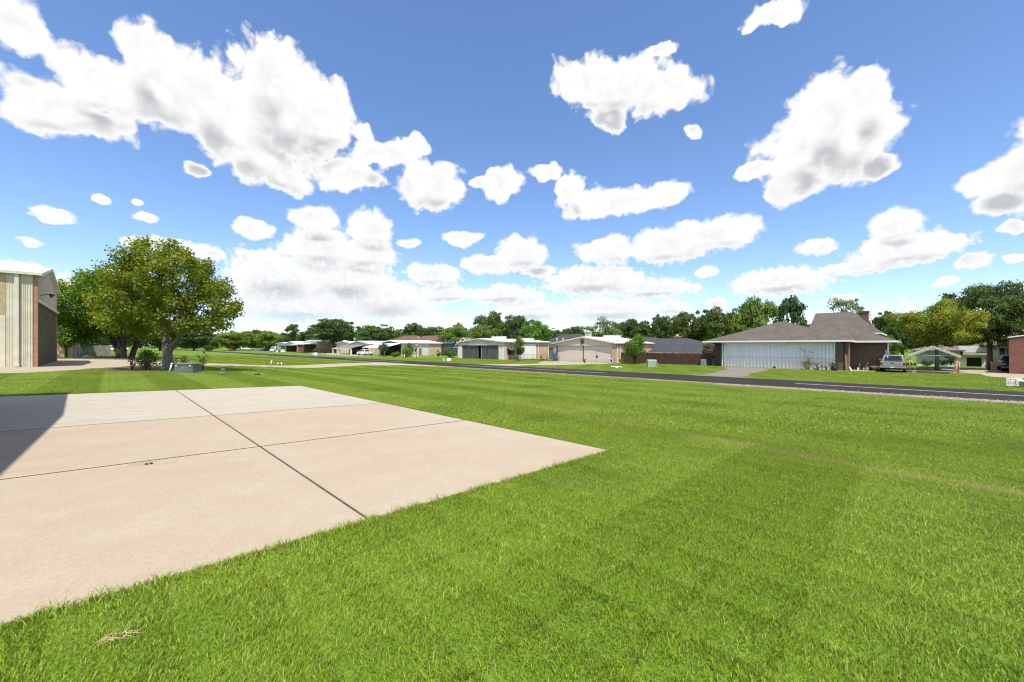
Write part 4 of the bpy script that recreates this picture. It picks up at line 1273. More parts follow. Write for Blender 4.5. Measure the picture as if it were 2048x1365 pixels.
# ---- house with the wide white hangar door
zb = -1.25
t = thing('house', 'dark brick hangar house with brown hip roof and wide white door', 'house', (58.6, 12, zb))
Xf, y0, y1 = 58.6, 5.7, 19.9
ZE = 2.18
MB().box(Xf + .35, 72, y0, y0 + .25, zb - .3, ZE - .1).build('wall', M['darkbrick'], t)
MB().box(Xf + 1.6, 72, y1 - .25, y1, zb - .3, ZE - .1).build('wall', M['darkbrick'], t)
MB().box(Xf + 1.6, Xf + 1.85, 18.55, y1 - .26, zb - .3, ZE - .1).build('wall', M['darkbrick'], t)
MB().box(Xf - .02, Xf + 1.6, 18.3, 18.54, zb - .3, ZE - .1).build('pier', M['darkbrick'], t)
MB().box(Xf - .02, Xf + .30, y0, 6.5, zb - .3, ZE - .1).build('pier', M['darkbrick'], t)
MB().box(71.7, 72, y0 + .3, y1 - .3, zb - .3, ZE - .1).build('wall', M['darkbrick'], t)
# bi-fold door in two tiers of ribbed metal panels; the upper tier leans out
npan = 30
dw = (18.28 - 6.52) / npan
zmid = zb + 1.42
me_u = MB().extrude([(0, .012, 0), (0, dw - .012, 0), (.20, dw - .012, 1.90), (.20, .012, 1.90)], (.05, 0, 0)).extrude([(-.07, dw * .44, .01), (-.07, dw * .56, .01), (.13, dw * .56, 1.89), (.13, dw * .44, 1.89)], (.075, 0, 0)).mesh('door_panel')
me_l = MB().extrude([(.18, .012, 0), (.18, dw - .012, 0), (.0, dw - .012, 1.38), (.0, .012, 1.38)], (.05, 0, 0)).extrude([(.11, dw * .44, .01), (.11, dw * .56, .01), (-.07, dw * .56, 1.37), (-.07, dw * .44, 1.37)], (.075, 0, 0)).mesh('door_panel')
for me in (me_u, me_l):
    me.materials.append(M['whitedoor'])
door = MB().box(Xf + .27, Xf + .32, 6.52, 18.28, zb + .02, ZE - .22).build('bifold_door', M['grey'], t)  # grey backing darkens the gaps between white panels by colour
for k in range(npan):
    for me, z, xo in ((me_u, zmid + .02, 0.0), (me_l, zb + .03, 0.0)):
        o = link(me, 'door_panel', door)
        o.location = (Xf + .02 + xo - t.location.x, 6.52 + k * dw - t.location.y, z - t.location.z)
MB().box(Xf - .06, Xf + .02, 6.5, 18.3, zmid - .02, zmid + .03).build('hinge_rail', M['white'], door)
MB().box(Xf - .03, Xf + .3, 6.52, 18.28, ZE - .30, ZE - .12).build('door_header', M['white'], t)
for yy in (6.40, 18.30):
    MB().box(Xf - .05, Xf + .02, yy, yy + .11, zb, ZE - .15).build('door_frame', M['white'], t)
hip(t, Xf - .55, 73, 5.0, 20.6, ZE, 4.85, (65.2, 12.4), (65.2, 13.2), M['brownroof'])
eave_trim(t, Xf - .55, 73, 5.0, 20.6, ZE, M['white'])
# lower wing on the right
WX = 61.4
MB().box(WX, 73, 2.35, 5.69, zb - .3, 1.98).build('wing_wall', M['darkbrick'], t)
MB().box(Xf + .32, WX - .01, 5.45, 5.68, zb - .3, 1.98).build('wing_wall', M['darkbrick'], t)
hip(t, WX - .8, 74.6, 1.35, 11.2, 2.10, 4.40, (69.4, 6.4), (69.6, 7.4), M['brownroof'], name='wing_roof')
eave_trim(t, WX - .8, 74.6, 1.35, 11.2, 2.10, M['white'])
MB().box(WX - .42, WX - .30, 2.0, 2.12, zb, 2.0).build('downspout', M['white'], t)
MB().box(WX + .6, WX + 3.2, 2.29, 2.36, zb + .02, zb + 2.3).build('side_door', M['white'], t)
MB().box(Xf - .12, Xf - .02, 5.1, 5.22, zb, ZE - .15).build('post', M['wood'], t)
# two-storey block behind
hx0, hx1, hy0, hy1 = 80.0, 95.0, 4.0, 11.8
ZE2 = 3.45
MB().box(hx0, hx1, hy0, hy1, zb - 1, ZE2 - .1).build('upper_wall', M['lilac'], t)
MB().box(hx0 + .5, hx0 + 6, hy0 - .02, hy0 - .001, zb - .5, 1.0).build('wall', M['darkbrick'], t)
roof = hip(t, hx0 - .5, hx1 + .5, hy0 - .5, hy1 + .5, ZE2, 7.25, (88, 7.4), (88, 12.3), M['brownroof'], name='upper_roof')
eave_trim(t, hx0 - .5, hx1 + .5, hy0 - .5, hy1 + .5, ZE2, M['white'])
chimney(t, 91.0, 6.1, 4.0, 7.45, 0.6, M['darkbrick'])
mb = MB(); mb.box(75.5, 77.0, 5.6, 7.1, 1.5, 3.85); mb.build('low_chimney', M['darkbrick'], t)
for (xa, xb, za, zc) in ((81.5, 83.3, 1.6, 3.0), (85, 87, 1.4, 3.0), (81.6, 82.6, -1.2, .7), (84, 86, -.8, .7)):
    w_ = MB().box(xa, xb, hy0 - .05, hy0 - .021, za, zc).build('window', M['glass'], t)
    mb = MB(); mb.box(xa - .1, xb + .1, hy0 - .08, hy0 - .051, zc, zc + .1); mb.box(xa - .1, xb + .1, hy0 - .08, hy0 - .051, za - .1, za); mb.box(xa - .1, xa, hy0 - .08, hy0 - .051, za, zc); mb.box(xb, xb + .1, hy0 - .08, hy0 - .051, za, zc)
    mb.build('frame', M['white'], w_)
mb = MB(); mb.box(80.4, 83.6, hy0 - 1.2, hy0 - .1, .78, .92)
for k in range(12):
    mb.box(80.45 + k * .27, 80.49 + k * .27, hy0 - 1.2, hy0 - 1.14, .92, 1.75)
mb.box(80.4, 83.6, hy0 - 1.21, hy0 - 1.13, 1.75, 1.83)
mb.build('balcony', M['white'], t)

# ---- grey hip-roofed house behind the cedar fence
zb = -2.1
t = thing('house', 'low house with charcoal hip roof behind the dark cedar fence', 'house', (76, 34, zb))
MB().box(69.5, 86, 23.5, 46, zb - .2, .25).build('wall', M['pinkbrick'], t)
hip(t, 68.6, 87, 22.4, 47, .32, 3.0, (77.5, 30.5), (77.5, 40.0), M['greyroof'])
hip(t, 72, 90, 33, 50, .5, 3.35, (81, 38.5), (81, 43), M['greyroof'], name='rear_roof')
eave_trim(t, 68.6, 87, 22.4, 47, .32, M['greige'])
chimney(t, 78, 32.6, 1.5, 3.45, .48, M['redbrick'])
# ---- dark roofed house behind the tan hangar
t = thing('house', 'dark charcoal roofed house with cream chimney behind the tan hangar', 'house', (90, 68, zb))
MB().box(83, 98, 56.5, 74, zb - .2, 1.0).build('wall', M['tanbrick'], t)
hip(t, 82, 99, 55.5, 75, 1.1, 4.75, (90, 64.0), (90, 69.8), M['greyroof'])
chimney(t, 88.5, 60.3, 2.0, 5.3, .62, M['creamwall'], M['greige'])
for yy in (66.2, 68.2):
    MB().cyl((85.4, yy, 2.2), (85.4, yy, 3.6), .09, 8).build('vent_pipe', M['white'], t)
# ---- houses behind the pale stucco hangar
t = thing('house', 'house with slate blue gable and grey roof behind the stucco hangar', 'house', (92, 118, zb))
MB().box(88, 102, 110, 124, zb, 2.4).build('wall', M['bluegable'], t)
hip(t, 87, 103, 112, 126, 2.5, 5.0, (95, 118), (95, 121), M['bluegrey'])
mb = MB(); mb.extrude([(86.6, 106.5, 2.0), (86.6, 113.5, 2.0), (86.6, 110, 4.2)], (8, 0, 0)); mb.build('gable', M['bluegable'], t)
for s_ in (-1, 1):
    mb = MB(); mb.extrude([(86.2, 110, 4.25), (96, 110, 4.25), (96, 110 + s_ * 4.2, 1.65), (86.2, 110 + s_ * 4.2, 1.65)], (0, 0, .12)); mb.build('gable_roof', M['bluegrey'], t)
    mb = MB(); mb.extrude([(86.15, 110, 4.1), (86.15, 110 + s_ * 4.3, 1.5), (86.15, 110 + s_ * 4.3, 1.85), (86.15, 110, 4.42)], (-.08, 0, 0)); mb.build('bargeboard', M['white'], t)
MB().box(87.4, 95, 106.6, 113.4, zb, 2.0).build('lower_wall', M['bluegable'], t)
w_ = MB().box(86.50, 86.58, 109.3, 110.7, 2.1, 3.3).build('window', M['glass'], t)
mb = MB(); mb.box(86.44, 86.499, 109.0, 109.3, 1.9, 3.5); mb.box(86.44, 86.499, 110.7, 111.0, 1.9, 3.5); mb.box(86.44, 86.499, 109.3, 110.7, 3.3, 3.5); mb.box(86.44, 86.499, 109.3, 110.7, 1.9, 2.1); mb.build('frame', M['white'], w_)
t = thing('house', 'low house with taupe roof left of the dark-door hangar', 'house', (76, 88, -1.8))
MB().box(72, 84, 80, 94, -2.1, .9).build('wall', M['tanbrick'], t)
hip(t, 70.8, 85, 78.6, 96, 1.0, 2.65, (78, 85), (78, 91), M['taperoof'])
MB().box(70.9, 71.2, 82, 93, -2, .8).build('porch_wall', M['white'], t)
t = thing('house', 'house with dark red gable roof and cream end wall', 'house', (92, 134, zb))
mb = MB(); mb.extrude([(84, 126, zb), (96, 126, zb), (96, 126, 2.6), (90, 126, 5.4), (84, 126, 2.6)], (0, 14, 0)); mb.build('wall', M['creamwall'], t)
for s_ in (-1, 1):
    mb = MB(); mb.extrude([(90, 125.4, 5.45), (90, 141, 5.45), (90 + s_ * 6.8, 141, 2.3), (90 + s_ * 6.8, 125.4, 2.3)], (0, 0, .14)); mb.build('roof_slope', M['redroof'], t)
chimney(t, 86.6, 139, 3, 4.9, .55, M['tanbrick'])
t = thing('house', 'house with red brown hip roof behind the tan brick hangar', 'house', (94, 158, zb))
MB().box(88, 104, 150, 170, zb, 3.0).build('wall', M['tanbrick'], t)
hip(t, 87, 105, 149, 171, 3.0, 6.2, (96, 157), (96, 166), M['redroof'])

# ---- deep red brick building at the right edge and the tiled roof behind it
zb = -1.25
t = thing('brick_building', 'deep red brick building cut by the right picture edge', 'building', (63.7, -12, zb))
mb = MB(); mb.extrude([(63.7, -6.7, zb - .3), (63.7, -19, zb - .3), (63.7, -19, 3.0), (63.7, -12.5, 3.3), (63.7, -6.7, 2.32)], (11, -1.35, 0)); mb.build('wall', M['deepbrick'], t)
for (ya, za, yb, zc) in ((-6.6, 2.34, -12.5, 3.34), (-12.5, 3.34, -19.2, 3.02)):
    mb = MB(); mb.extrude([(63.62, ya, za), (63.62, yb, zc), (63.62, yb, zc + .1), (63.62, ya, za + .1)], (11.2, -1.37, 0)); mb.build('coping', M['white'], t)
t = thing('house', 'house with orange clay tile roof at the right edge', 'house', (86, -13, zb))
MB().box(80, 94, -20, -8.6, zb, 2.4).build('wall', M['redbrick'], t)
hip(t, 79.4, 95, -21, -8.0, 2.5, 4.2, (87, -16), (87, -11.2), M['orangeroof'])
# ---- white house behind the canopy
t = thing('house', 'white painted house with dark garage door behind the canopy', 'house', (80, -5, zb))
MB().box(80, 92, -4.3, -0.2, zb - .3, .9).build('wall', M['white'], t)
MB().box(83.0, 95, -12, -4.31, zb - .3, 1.55).build('tall_wall', M['white'], t)
mb = MB(); mb.box(82.2, 82.99, -6.6, -4.4, zb, .25); mb.build('porch', M['white'], t)
MB().extrude([(81.7, -4.2, .25), (81.7, -6.9, .25), (83, -6.9, .6), (83, -4.2, .6)], (0, 0, .08)).build('porch_roof', M['taperoof'], t)
MB().box(82.16, 82.2, -6.3, -5.0, zb + .05, -.05).build('garage_door', M['dark'], t)
hip(t, 79.5, 92.6, -4.8, 0.4, .95, 1.75, (85, -2.3), (87, -2.2), M['taperoof'], name='low_roof')
hip(t, 82.4, 96, -12.6, -6.2, 1.6, 3.1, (88, -9.6), (90, -9.4), M['taperoof'], name='tall_roof')
for yy in (-8.15, -8.75):
    w_ = MB().box(82.94, 82.99, yy - .17, yy + .17, .35, 1.25).build('window', M['glass'], t)
    for q in (-.24, .19):
        MB().box(82.95, 82.98, yy + q, yy + q + .05, .35, 1.25).build('shutter', M['bluegrey'], w_)
MB().box(79.90, 79.99, -3.0, -2.85, .0, .3).build('wall_lamp', M['black'], t)


# ================================================================ FENCES AND WALLS
def board_fence(label, p0, p1, z0f, h, bw, mat, post_mat, jit=0.02, group=None, name='board_fence'):
    """upright boards on two rails, every board its own piece"""
    p0 = Vector((*p0, 0)); p1 = Vector((*p1, 0))
    L_ = (p1 - p0).length
    ang = math.atan2(p1.y - p0.y, p1.x - p0.x)
    t = thing(name, label, 'fence', (p0.x, p0.y, z0f), ang, group, True)
    n = int(L_ / bw)
    ms = []
    for k in range(4):
        hh = h * (1 + random.uniform(-jit, jit))
        me = MB().extrude([(0, 0, 0), (bw - .012, 0, 0), (bw - .012, 0, hh - .03), (bw * .8, 0, hh), (bw * .2, 0, hh), (0, 0, hh - .03)], (0, .02, 0)).mesh('board')
        me.materials.append(mat); ms.append(me)
    for k in range(n):
        o = link(random.choice(ms), 'board', t); o.location = (k * bw, random.uniform(-.006, .006), 0.02)
    for z in (0.3, h - .35):
        MB().box(0, L_, .021, .06, z, z + .09).build('rail', post_mat, t)
    k = 0.0
    while k <= L_ + .01:
        MB().box(min(k, L_ - .09), min(k, L_ - .09) + .09, .061, .15, 0, h - .05).build('post', post_mat, t); k += 2.4
    return t


board_fence('dark stained cedar fence from the tan hangar to the dark brick house', (59.3, 34.0), (59.9, 19.95), -1.25, 1.72, .145, M['darkfence'], M['darkfence'])
board_fence('weathered grey wooden fence beside the left driveway', (-2.9, 82.0), (.15, 82.0), zg(-1, 82), 1.52, .13, M['oldfence'], M['oldfence'], .04)
board_fence('dark grey board fence left of the white van', (57.0, 262), (62.5, 238), -1.25, 1.55, .3, M['greyfence'], M['greyfence'])
# black iron yard fence by the dark-door hangar
t = thing('iron_fence', 'black iron picket fence beside the dark-door hangar', 'fence', (60, 52.5, -1.25))
for a in range(0, 29):
    y = 57.8 - a * .36; x = 57.0
    MB().cyl((x, y, -1.25), (x, y, -.05), .016 if a % 6 else .04, 6).build('picket', M['black'], t)
for z in (-1.0, -.2):
    MB().box(56.985, 57.015, 47.7, 57.8, z, z + .035).build('rail', M['black'], t)
# low stones edging the planting bed
t = thing('stone_edging', 'row of pale edging stones along the left planting bed', 'edging', (1, 65, zg(1, 65)))
rr = random.Random(9)
for k in range(26):
    f = k / 25
    x = -2.8 + f * 6.4; y = 74.2 - .6 * f
    MB().box(x - .13, x + .12, y - .1, y + .1, zg(x, y) - .02, zg(x, y) + rr.uniform(.14, .3)).build('stone', M['stone'], t, .03)

# ================================================================ TREES AND PLANTS
def leaf_mesh(name, C, size, rg, out_dir=None, tint=None, aspect=0.62):
    """one four-cornered leaf at every point of C"""
    n = len(C)
    nr = rg.normal(0, 1, (n, 3)) * 0.75
    nr[:, 2] += 0.45
    if out_dir is not None:
        nr += out_dir * 0.9
    nr /= np.linalg.norm(nr, axis=1)[:, None] + 1e-9
    a = rg.normal(0, 1, (n, 3)); a -= nr * (a * nr).sum(1)[:, None]; a /= np.linalg.norm(a, axis=1)[:, None] + 1e-9
    b = np.cross(nr, a)
    sz = (size * rg.uniform(0.65, 1.35, n))[:, None]
    fold = nr * sz * 0.12
    V = np.stack([C - a * sz * .5, C + b * sz * aspect * .5 + fold, C + a * sz * .5, C - b * sz * aspect * .5 + fold], 1).reshape(-1, 3)
    F = np.arange(n * 4).reshape(-1, 4)
    me = np_mesh(name, V, F)
    t = rg.random(n) if tint is None else np.clip(tint, 0, 1)
    at = me.attributes.new('tint', 'FLOAT', 'FACE'); at.data.foreach_set('value', t.astype(np.float32))
    return me


def crown_points(kind, seed):
    """leaf positions in a crown of radius 1 and height 1"""
    rg = np.random.default_rng(seed)
    cl = []
    if kind == 'pine':
        for k in range(26):
            z = rg.uniform(.3, .97); r = (1.0 if z > .62 else .55) * rg.uniform(.1, .9); a = rg.uniform(0, 6.28)
            if z > .85: r *= .7
            cl.append((r * math.cos(a), r * math.sin(a), z, rg.uniform(.22, .36), .10))
    elif kind == 'conifer':
        for k in range(60):
            z = rg.uniform(.02, .96); R_ = (1 - z) ** .55 * 1.0; r = R_ * rg.uniform(.35, 1.0); a = rg.uniform(0, 6.28)
            cl.append((r * math.cos(a), r * math.sin(a), z, rg.uniform(.14, .26), rg.uniform(.06, .11)))
    else:
        nc = {'airy': 34}.get(kind, 62)
        for k in range(nc):
            v = rg.normal(0, 1, 3); v /= np.linalg.norm(v)
            q = rg.uniform(.45, 1.0) ** .5
            lump = 1 + .22 * math.sin(3 * math.atan2(v[1], v[0]) + seed) * (.4 + .6 * rg.random()) + rg.normal(0, .05)
            s_ = rg.uniform(.17, .31)
            x, y, z = v * q * lump * .80
            zz = .5 + z * .56
            if zz < .2: x *= .85; y *= .85
            cl.append((x, y, zz, s_, s_ * rg.uniform(.38, .55)))
        for k in range(12):        # loose sprays that break the outline
            v = rg.normal(0, 1, 3); v[2] = abs(v[2]) * .9; v /= np.linalg.norm(v)
            x, y, z = v * rg.uniform(.95, 1.08)
            cl.append((x, y, .5 + z * .5, rg.uniform(.06, .12), rg.uniform(.03, .06)))
    P, O, T = [], [], []
    per = {'airy': 90, 'pine': 190, 'conifer': 130}.get(kind, 185)
    for (x, y, z, rh, rv) in cl:
        m = int(per * (rh / .24) ** 1.6) + 8
        d = rg.normal(0, 1, (m, 3)); d /= np.linalg.norm(d, axis=1)[:, None]
        d[:, 2] = np.abs(d[:, 2]) * np.where(rg.random(m) < .78, 1, -1)
        q = rg.uniform(.5, 1.08, m)[:, None]
        P.append(np.array([x, y, z]) + d * q * np.array([rh, rh, rv]))
        o = d + np.array([x, y, (z - .45) * 1.2]) * .5
        O.append(o / (np.linalg.norm(o, axis=1)[:, None] + 1e-6))
        T.append(np.clip(rg.normal(.45 + rg.normal(0, .12), .22, m), 0, 1))
    return np.concatenate(P), np.concatenate(O), np.concatenate(T), cl


PROTO = {}


def crown_proto(kind, var):
    key = (kind, var)
    if key not in PROTO:
        shape = kind if kind in ('pine', 'conifer', 'airy') else 'round'
        P, O, T, cl = crown_points(shape, 31 * var + len(kind) * 7 + 3)
        sz = {'pine': .075, 'conifer': .07, 'airy': .06}.get(shape, .062)
        if kind in ('yellow', 'big'):
            sz = .040
            rg = np.random.default_rng(var)
            P = np.concatenate([P, P + rg.normal(0, .03, P.shape), P + rg.normal(0, .03, P.shape)]); O = np.concatenate([O] * 3); T = np.concatenate([T] * 3)
        me = leaf_mesh('crown_' + kind, P, sz, np.random.default_rng(var), O, T)
        me.materials.append(M['l_' + kind])
        PROTO[key] = (me, cl)
    return PROTO[key]


def far_tree(x, y, ztop, w, kind, label, var, zbase=None, bottom=0.18, name=None, group='trees behind the hangars', cat='tree', bark='barkdark'):
    zb_ = zg(x, y) if zbase is None else zbase
    H = ztop - zb_
    t = thing(name or {'pine': 'pine_tree', 'conifer': 'conifer_tree', 'oak': 'oak_tree'}.get(kind, 'tree'), label, cat, (x, y, zb_), 0, group)
    me, cl = crown_proto(kind, var)
    c = link(me, 'crown', t)
    hb = H * bottom
    c.location = (0, 0, hb)
    c.scale = (w / 2, w / 2, H - hb)
    c.rotation_euler = (0, 0, (var * 2.4 + x) % 6.28)
    rr = random.Random(int(x * 10 + y))
    mb = MB()
    r0 = (0.03 if kind not in ('yellow', 'big') else 0.022) * H
    top = Vector((x + rr.uniform(-.03, .03) * H, y, zb_ + hb + (H - hb) * .55))
    mb.tube([(x, y, zb_ - .1), (x + rr.uniform(-.02, .02) * H, y, zb_ + hb * .7 + .2), top], [r0 * 1.25, r0, r0 * .45], 8)
    for k in range(6):
        q = cl[rr.randrange(len(cl))]
        a = c.rotation_euler.z
        ex_ = Vector((x + (q[0] * math.cos(a) - q[1] * math.sin(a)) * w / 2, y + (q[0] * math.sin(a) + q[1] * math.cos(a)) * w / 2, zb_ + hb + q[2] * (H - hb)))
        s0 = Vector((x, y, zb_ + hb * .7 + rr.uniform(.1, .35) * (H - hb)))
        mid = s0.lerp(ex_, .5) + Vector((0, 0, .04 * H))
        mb.tube([s0, mid, ex_], [r0 * .5, r0 * .34, r0 * .12], 6)
    mb.build('trunk', M[bark], t)
    return t


TREES = [
(-7.4, 219.6, 11.2, 10.8, 'oak', 'dark oak far behind the weathered fence at left'),
(3.8, 229.6, 13.8, 13.3, 'oak', 'dark tree far behind the many-stemmed tree'),
(16.0, 238.6, 13.2, 15.1, 'broad', 'mid green tree seen beyond the front tree trunk'),
(28.1, 240.6, 11.5, 15.7, 'oak', 'low dark tree right of the front tree trunk, far behind'),
(51.8, 280.5, 9.7, 21.6, 'light', 'bright green rounded tree behind the red tractor'),
(67.7, 302.9, 11.3, 19.2, 'broad', 'green tree behind the parked white aeroplane'),
(60.6, 243.4, 9.0, 12.8, 'light', 'leafy tree standing over the grey board fence'),
(84.5, 286.1, 14.9, 9.1, 'pine', 'tall flat-topped pine sticking up behind the white roofs'),
(82.4, 250.0, 10.6, 11.5, 'oak', 'dark tree between the pine and the wide oak'),
(90.4, 333.9, 10.5, 18.1, 'oak', 'low dark tree left of the tall flat-topped pine'),
(63.4, 164.3, 12.0, 16.5, 'oak', 'wide dark live oak in front of the stone hangar'),
(86.9, 174.8, 11.0, 18.1, 'oak', 'dark tree behind the tan hangar with grey awning'),
(108.6, 195.5, 10.4, 9.2, 'airy', 'thin pale tree between two dark crowns behind the red roofs'),
(107.2, 175.7, 12.0, 14.0, 'oak', 'dark tree behind the dark red gable roof'),
(117.0, 172.9, 11.0, 13.5, 'oak', 'dark tree behind the house with the blue gable'),
(92.1, 120.0, 9.7, 11.8, 'light', 'yellow green tree left behind the dark-door hangar'),
(92.4, 105.6, 8.5, 10.4, 'light', 'rounded yellow green tree behind the white roof unit'),
(110.4, 122.9, 14.7, 12.7, 'broad', 'tallest dark tree behind the dark-door hangar'),
(107.3, 104.9, 12.5, 12.3, 'oak', 'dense dark tree behind the dark-door hangar roof'),
(95.7, 85.3, 9.0, 9.5, 'bright', 'bright green tree right behind the dark-door hangar'),
(130.6, 95.6, 9.5, 9.2, 'oak', 'dark tree behind the cream chimney'),
(104.2, 65.5, 9.3, 9.3, 'airy', 'pale flecked tree behind the tan hangar roof unit'),
(124.3, 66.6, 10.3, 10.6, 'oak', 'dark tree between the flecked tree and the grey hip roof'),
(126.3, 57.6, 11.2, 7.6, 'oak', 'dark tree behind the brick chimney of the grey-roofed house'),
(122.2, 47.5, 11.5, 11.5, 'broad', 'olive green tree right of the brick chimney'),
(119.7, 38.7, 11.3, 10.9, 'broad', 'olive green tree behind the hip roof left end'),
(118.3, 28.8, 13.4, 10.2, 'light', 'tall two-toned tree behind the brown hip roof'),
(117.2, 21.3, 13.1, 8.2, 'conifer', 'tall dark spiky tree between the hip roof and the two-storey house'),
(144.6, 13.8, 14.6, 10.5, 'airy', 'thin spreading tree rising over the two-storey roof'),
(163.4, 6.3, 11.1, 6.8, 'oak', 'dark tree right behind the two-storey house chimney'),
(139.3, 2.1, 8.0, 6.2, 'oak', 'dark green tree above the grey pickup'),
(109.2, 4.0, 3.5, 4.0, 'light', 'bright shrubby tree right of the two-storey house'),
(67.7, -1.9, 6.2, 6.0, 'yellow', 'yellow green tree beside the frame canopy'),
(73.2, -6.0, 8.5, 6.7, 'big', 'large dark tree with leaning trunk before the white house')]
for i, (x, y, zt, w, kind, lab) in enumerate(TREES):
    if kind in ('yellow', 'big'):
        continue
    k = kind
    bt = .30 if 'live oak' in lab else (.08 if kind in ('light', 'bright') else .14)
    if kind == 'pine': bt = .25
    far_tree(x, y, zt, w * {'pine': 1.0, 'conifer': 1.45}.get(kind, 1.18), k, lab, i % 4, bottom=bt if kind != 'conifer' else .05)


# far belt of woods closing the view between the single trees
def woods(name, label, spots, mat, seed):
    rg = np.random.default_rng(seed)
    PP, OO, TT = [], [], []
    for (x, y, zt, w) in spots:
        P, O, T, cl = crown_points('round', int(rg.integers(1, 40)))
        sel = rg.random(len(P)) < .45
        P, O, T = P[sel], O[sel], T[sel]
        zb_ = zg(x, y) - .2
        PP.append(P * np.array([w / 2, w / 2, zt - zb_]) + np.array([x, y, zb_])); OO.append(O); TT.append(T)
    me = leaf_mesh(name, np.concatenate(PP), 0.75, rg, np.concatenate(OO), np.concatenate(TT))
    return tag(link(me, name, None, (mat,)), label, 'woods', kind='stuff')


def wood_line(px0, px1, d, top, n, w, seed):
    rr = random.Random(seed); out = []
    for k in range(n):
        px = px0 + (px1 - px0) * (k + rr.uniform(.1, .9)) / n
        r = (px - 1024) / 805; dd = d * rr.uniform(.95, 1.1)
        out.append((.7071 * (1 + r) * dd, .7071 * (1 - r) * dd, CAM_H + (692 - top - rr.uniform(-4, 6)) / 805 * dd, w * rr.uniform(.8, 1.3)))
    return out


woods('far_woods', 'dark belt of woods beyond the left end of the runway', wood_line(100, 640, 330, 664, 26, 17, 1), M['l_oak'], 1)
woods('far_woods', 'dark belt of woods behind the middle houses', wood_line(640, 1250, 235, 660, 30, 13, 2), M['l_oak'], 2)
woods('far_woods', 'dark belt of woods behind the right houses', wood_line(1230, 2080, 170, 648, 34, 12, 3), M['l_broad'], 3)


# ---- trees grown branch by branch towards the light
def grow(starts, attract, step, infl, kill, iters, seed):
    """nodes (pos, parent) of a branching skeleton that reaches all attraction points"""
    pos = [Vector(p) for p, _ in starts]; par = [q for _, q in starts]
    A = np.array(attract, float)
    N_ = np.array([tuple(p) for p in pos])
    for it in range(iters):
        if len(A) == 0:
            break
        d = ((A[:, None, :] - N_[None, :, :]) ** 2).sum(2)
        near = d.argmin(1); dm = np.sqrt(d[np.arange(len(A)), near])
        pull = {}
        for ai in np.nonzero(dm < infl)[0]:
            ni = int(near[ai])
            v = (A[ai] - N_[ni]) / (dm[ai] + 1e-6)
            pull[ni] = pull.get(ni, 0) + v
        if not pull:
            break
        new = []
        for ni, v in pull.items():
            v = np.asarray(v) + np.array([0, 0, .06]) + RNG.normal(0, .12, 3)
            v /= np.linalg.norm(v) + 1e-9
            new.append((N_[ni] + v * step, ni))
        base_n = len(pos)
        for p, ni in new:
            pos.append(Vector(p)); par.append(ni)
        N_ = np.array([tuple(p) for p in pos])
        dn = ((A[:, None, :] - N_[None, base_n:, :]) ** 2).sum(2).min(1)
        A = A[dn > kill * kill]
    return pos, par


def skeleton_mesh(pos, par, tip, power, rmin=()):
    n = len(pos)
    kids = [[] for _ in range(n)]
    for i, p in enumerate(par):
        if p is not None:
            kids[p].append(i)
    rad = [0.0] * n
    for i in range(n - 1, -1, -1):
        rad[i] = tip if not kids[i] else sum(rad[k] ** power for k in kids[i]) ** (1 / power)
    for i, r_ in enumerate(rmin):
        rad[i] = max(rad[i], r_)
    mb = MB()
    done = [False] * n
    for i in range(n):
        if par[i] is None or done[i]:
            continue
        # start a chain only where it leaves its parent as a side branch or at a root
        p = par[i]
        main = max(kids[p], key=lambda k: rad[k])
        if main == i and par[p] is not None:
            continue
        chain = [p, i]; done[i] = True
        c = i
        while kids[c]:
            c2 = max(kids[c], key=lambda k: rad[k]); chain.append(c2); done[c2] = True; c = c2
        rr = [min(rad[chain[0]], rad[chain[1]] * 1.15)] + [rad[q] for q in chain[1:]]
        mb.tube([pos[q] for q in chain], rr, 8 if rr[0] > .06 else 5, caps=False)
    return mb, rad, kids


RT = Vector((.7071, -.7071, 0)); FW = Vector((.7071, .7071, 0))


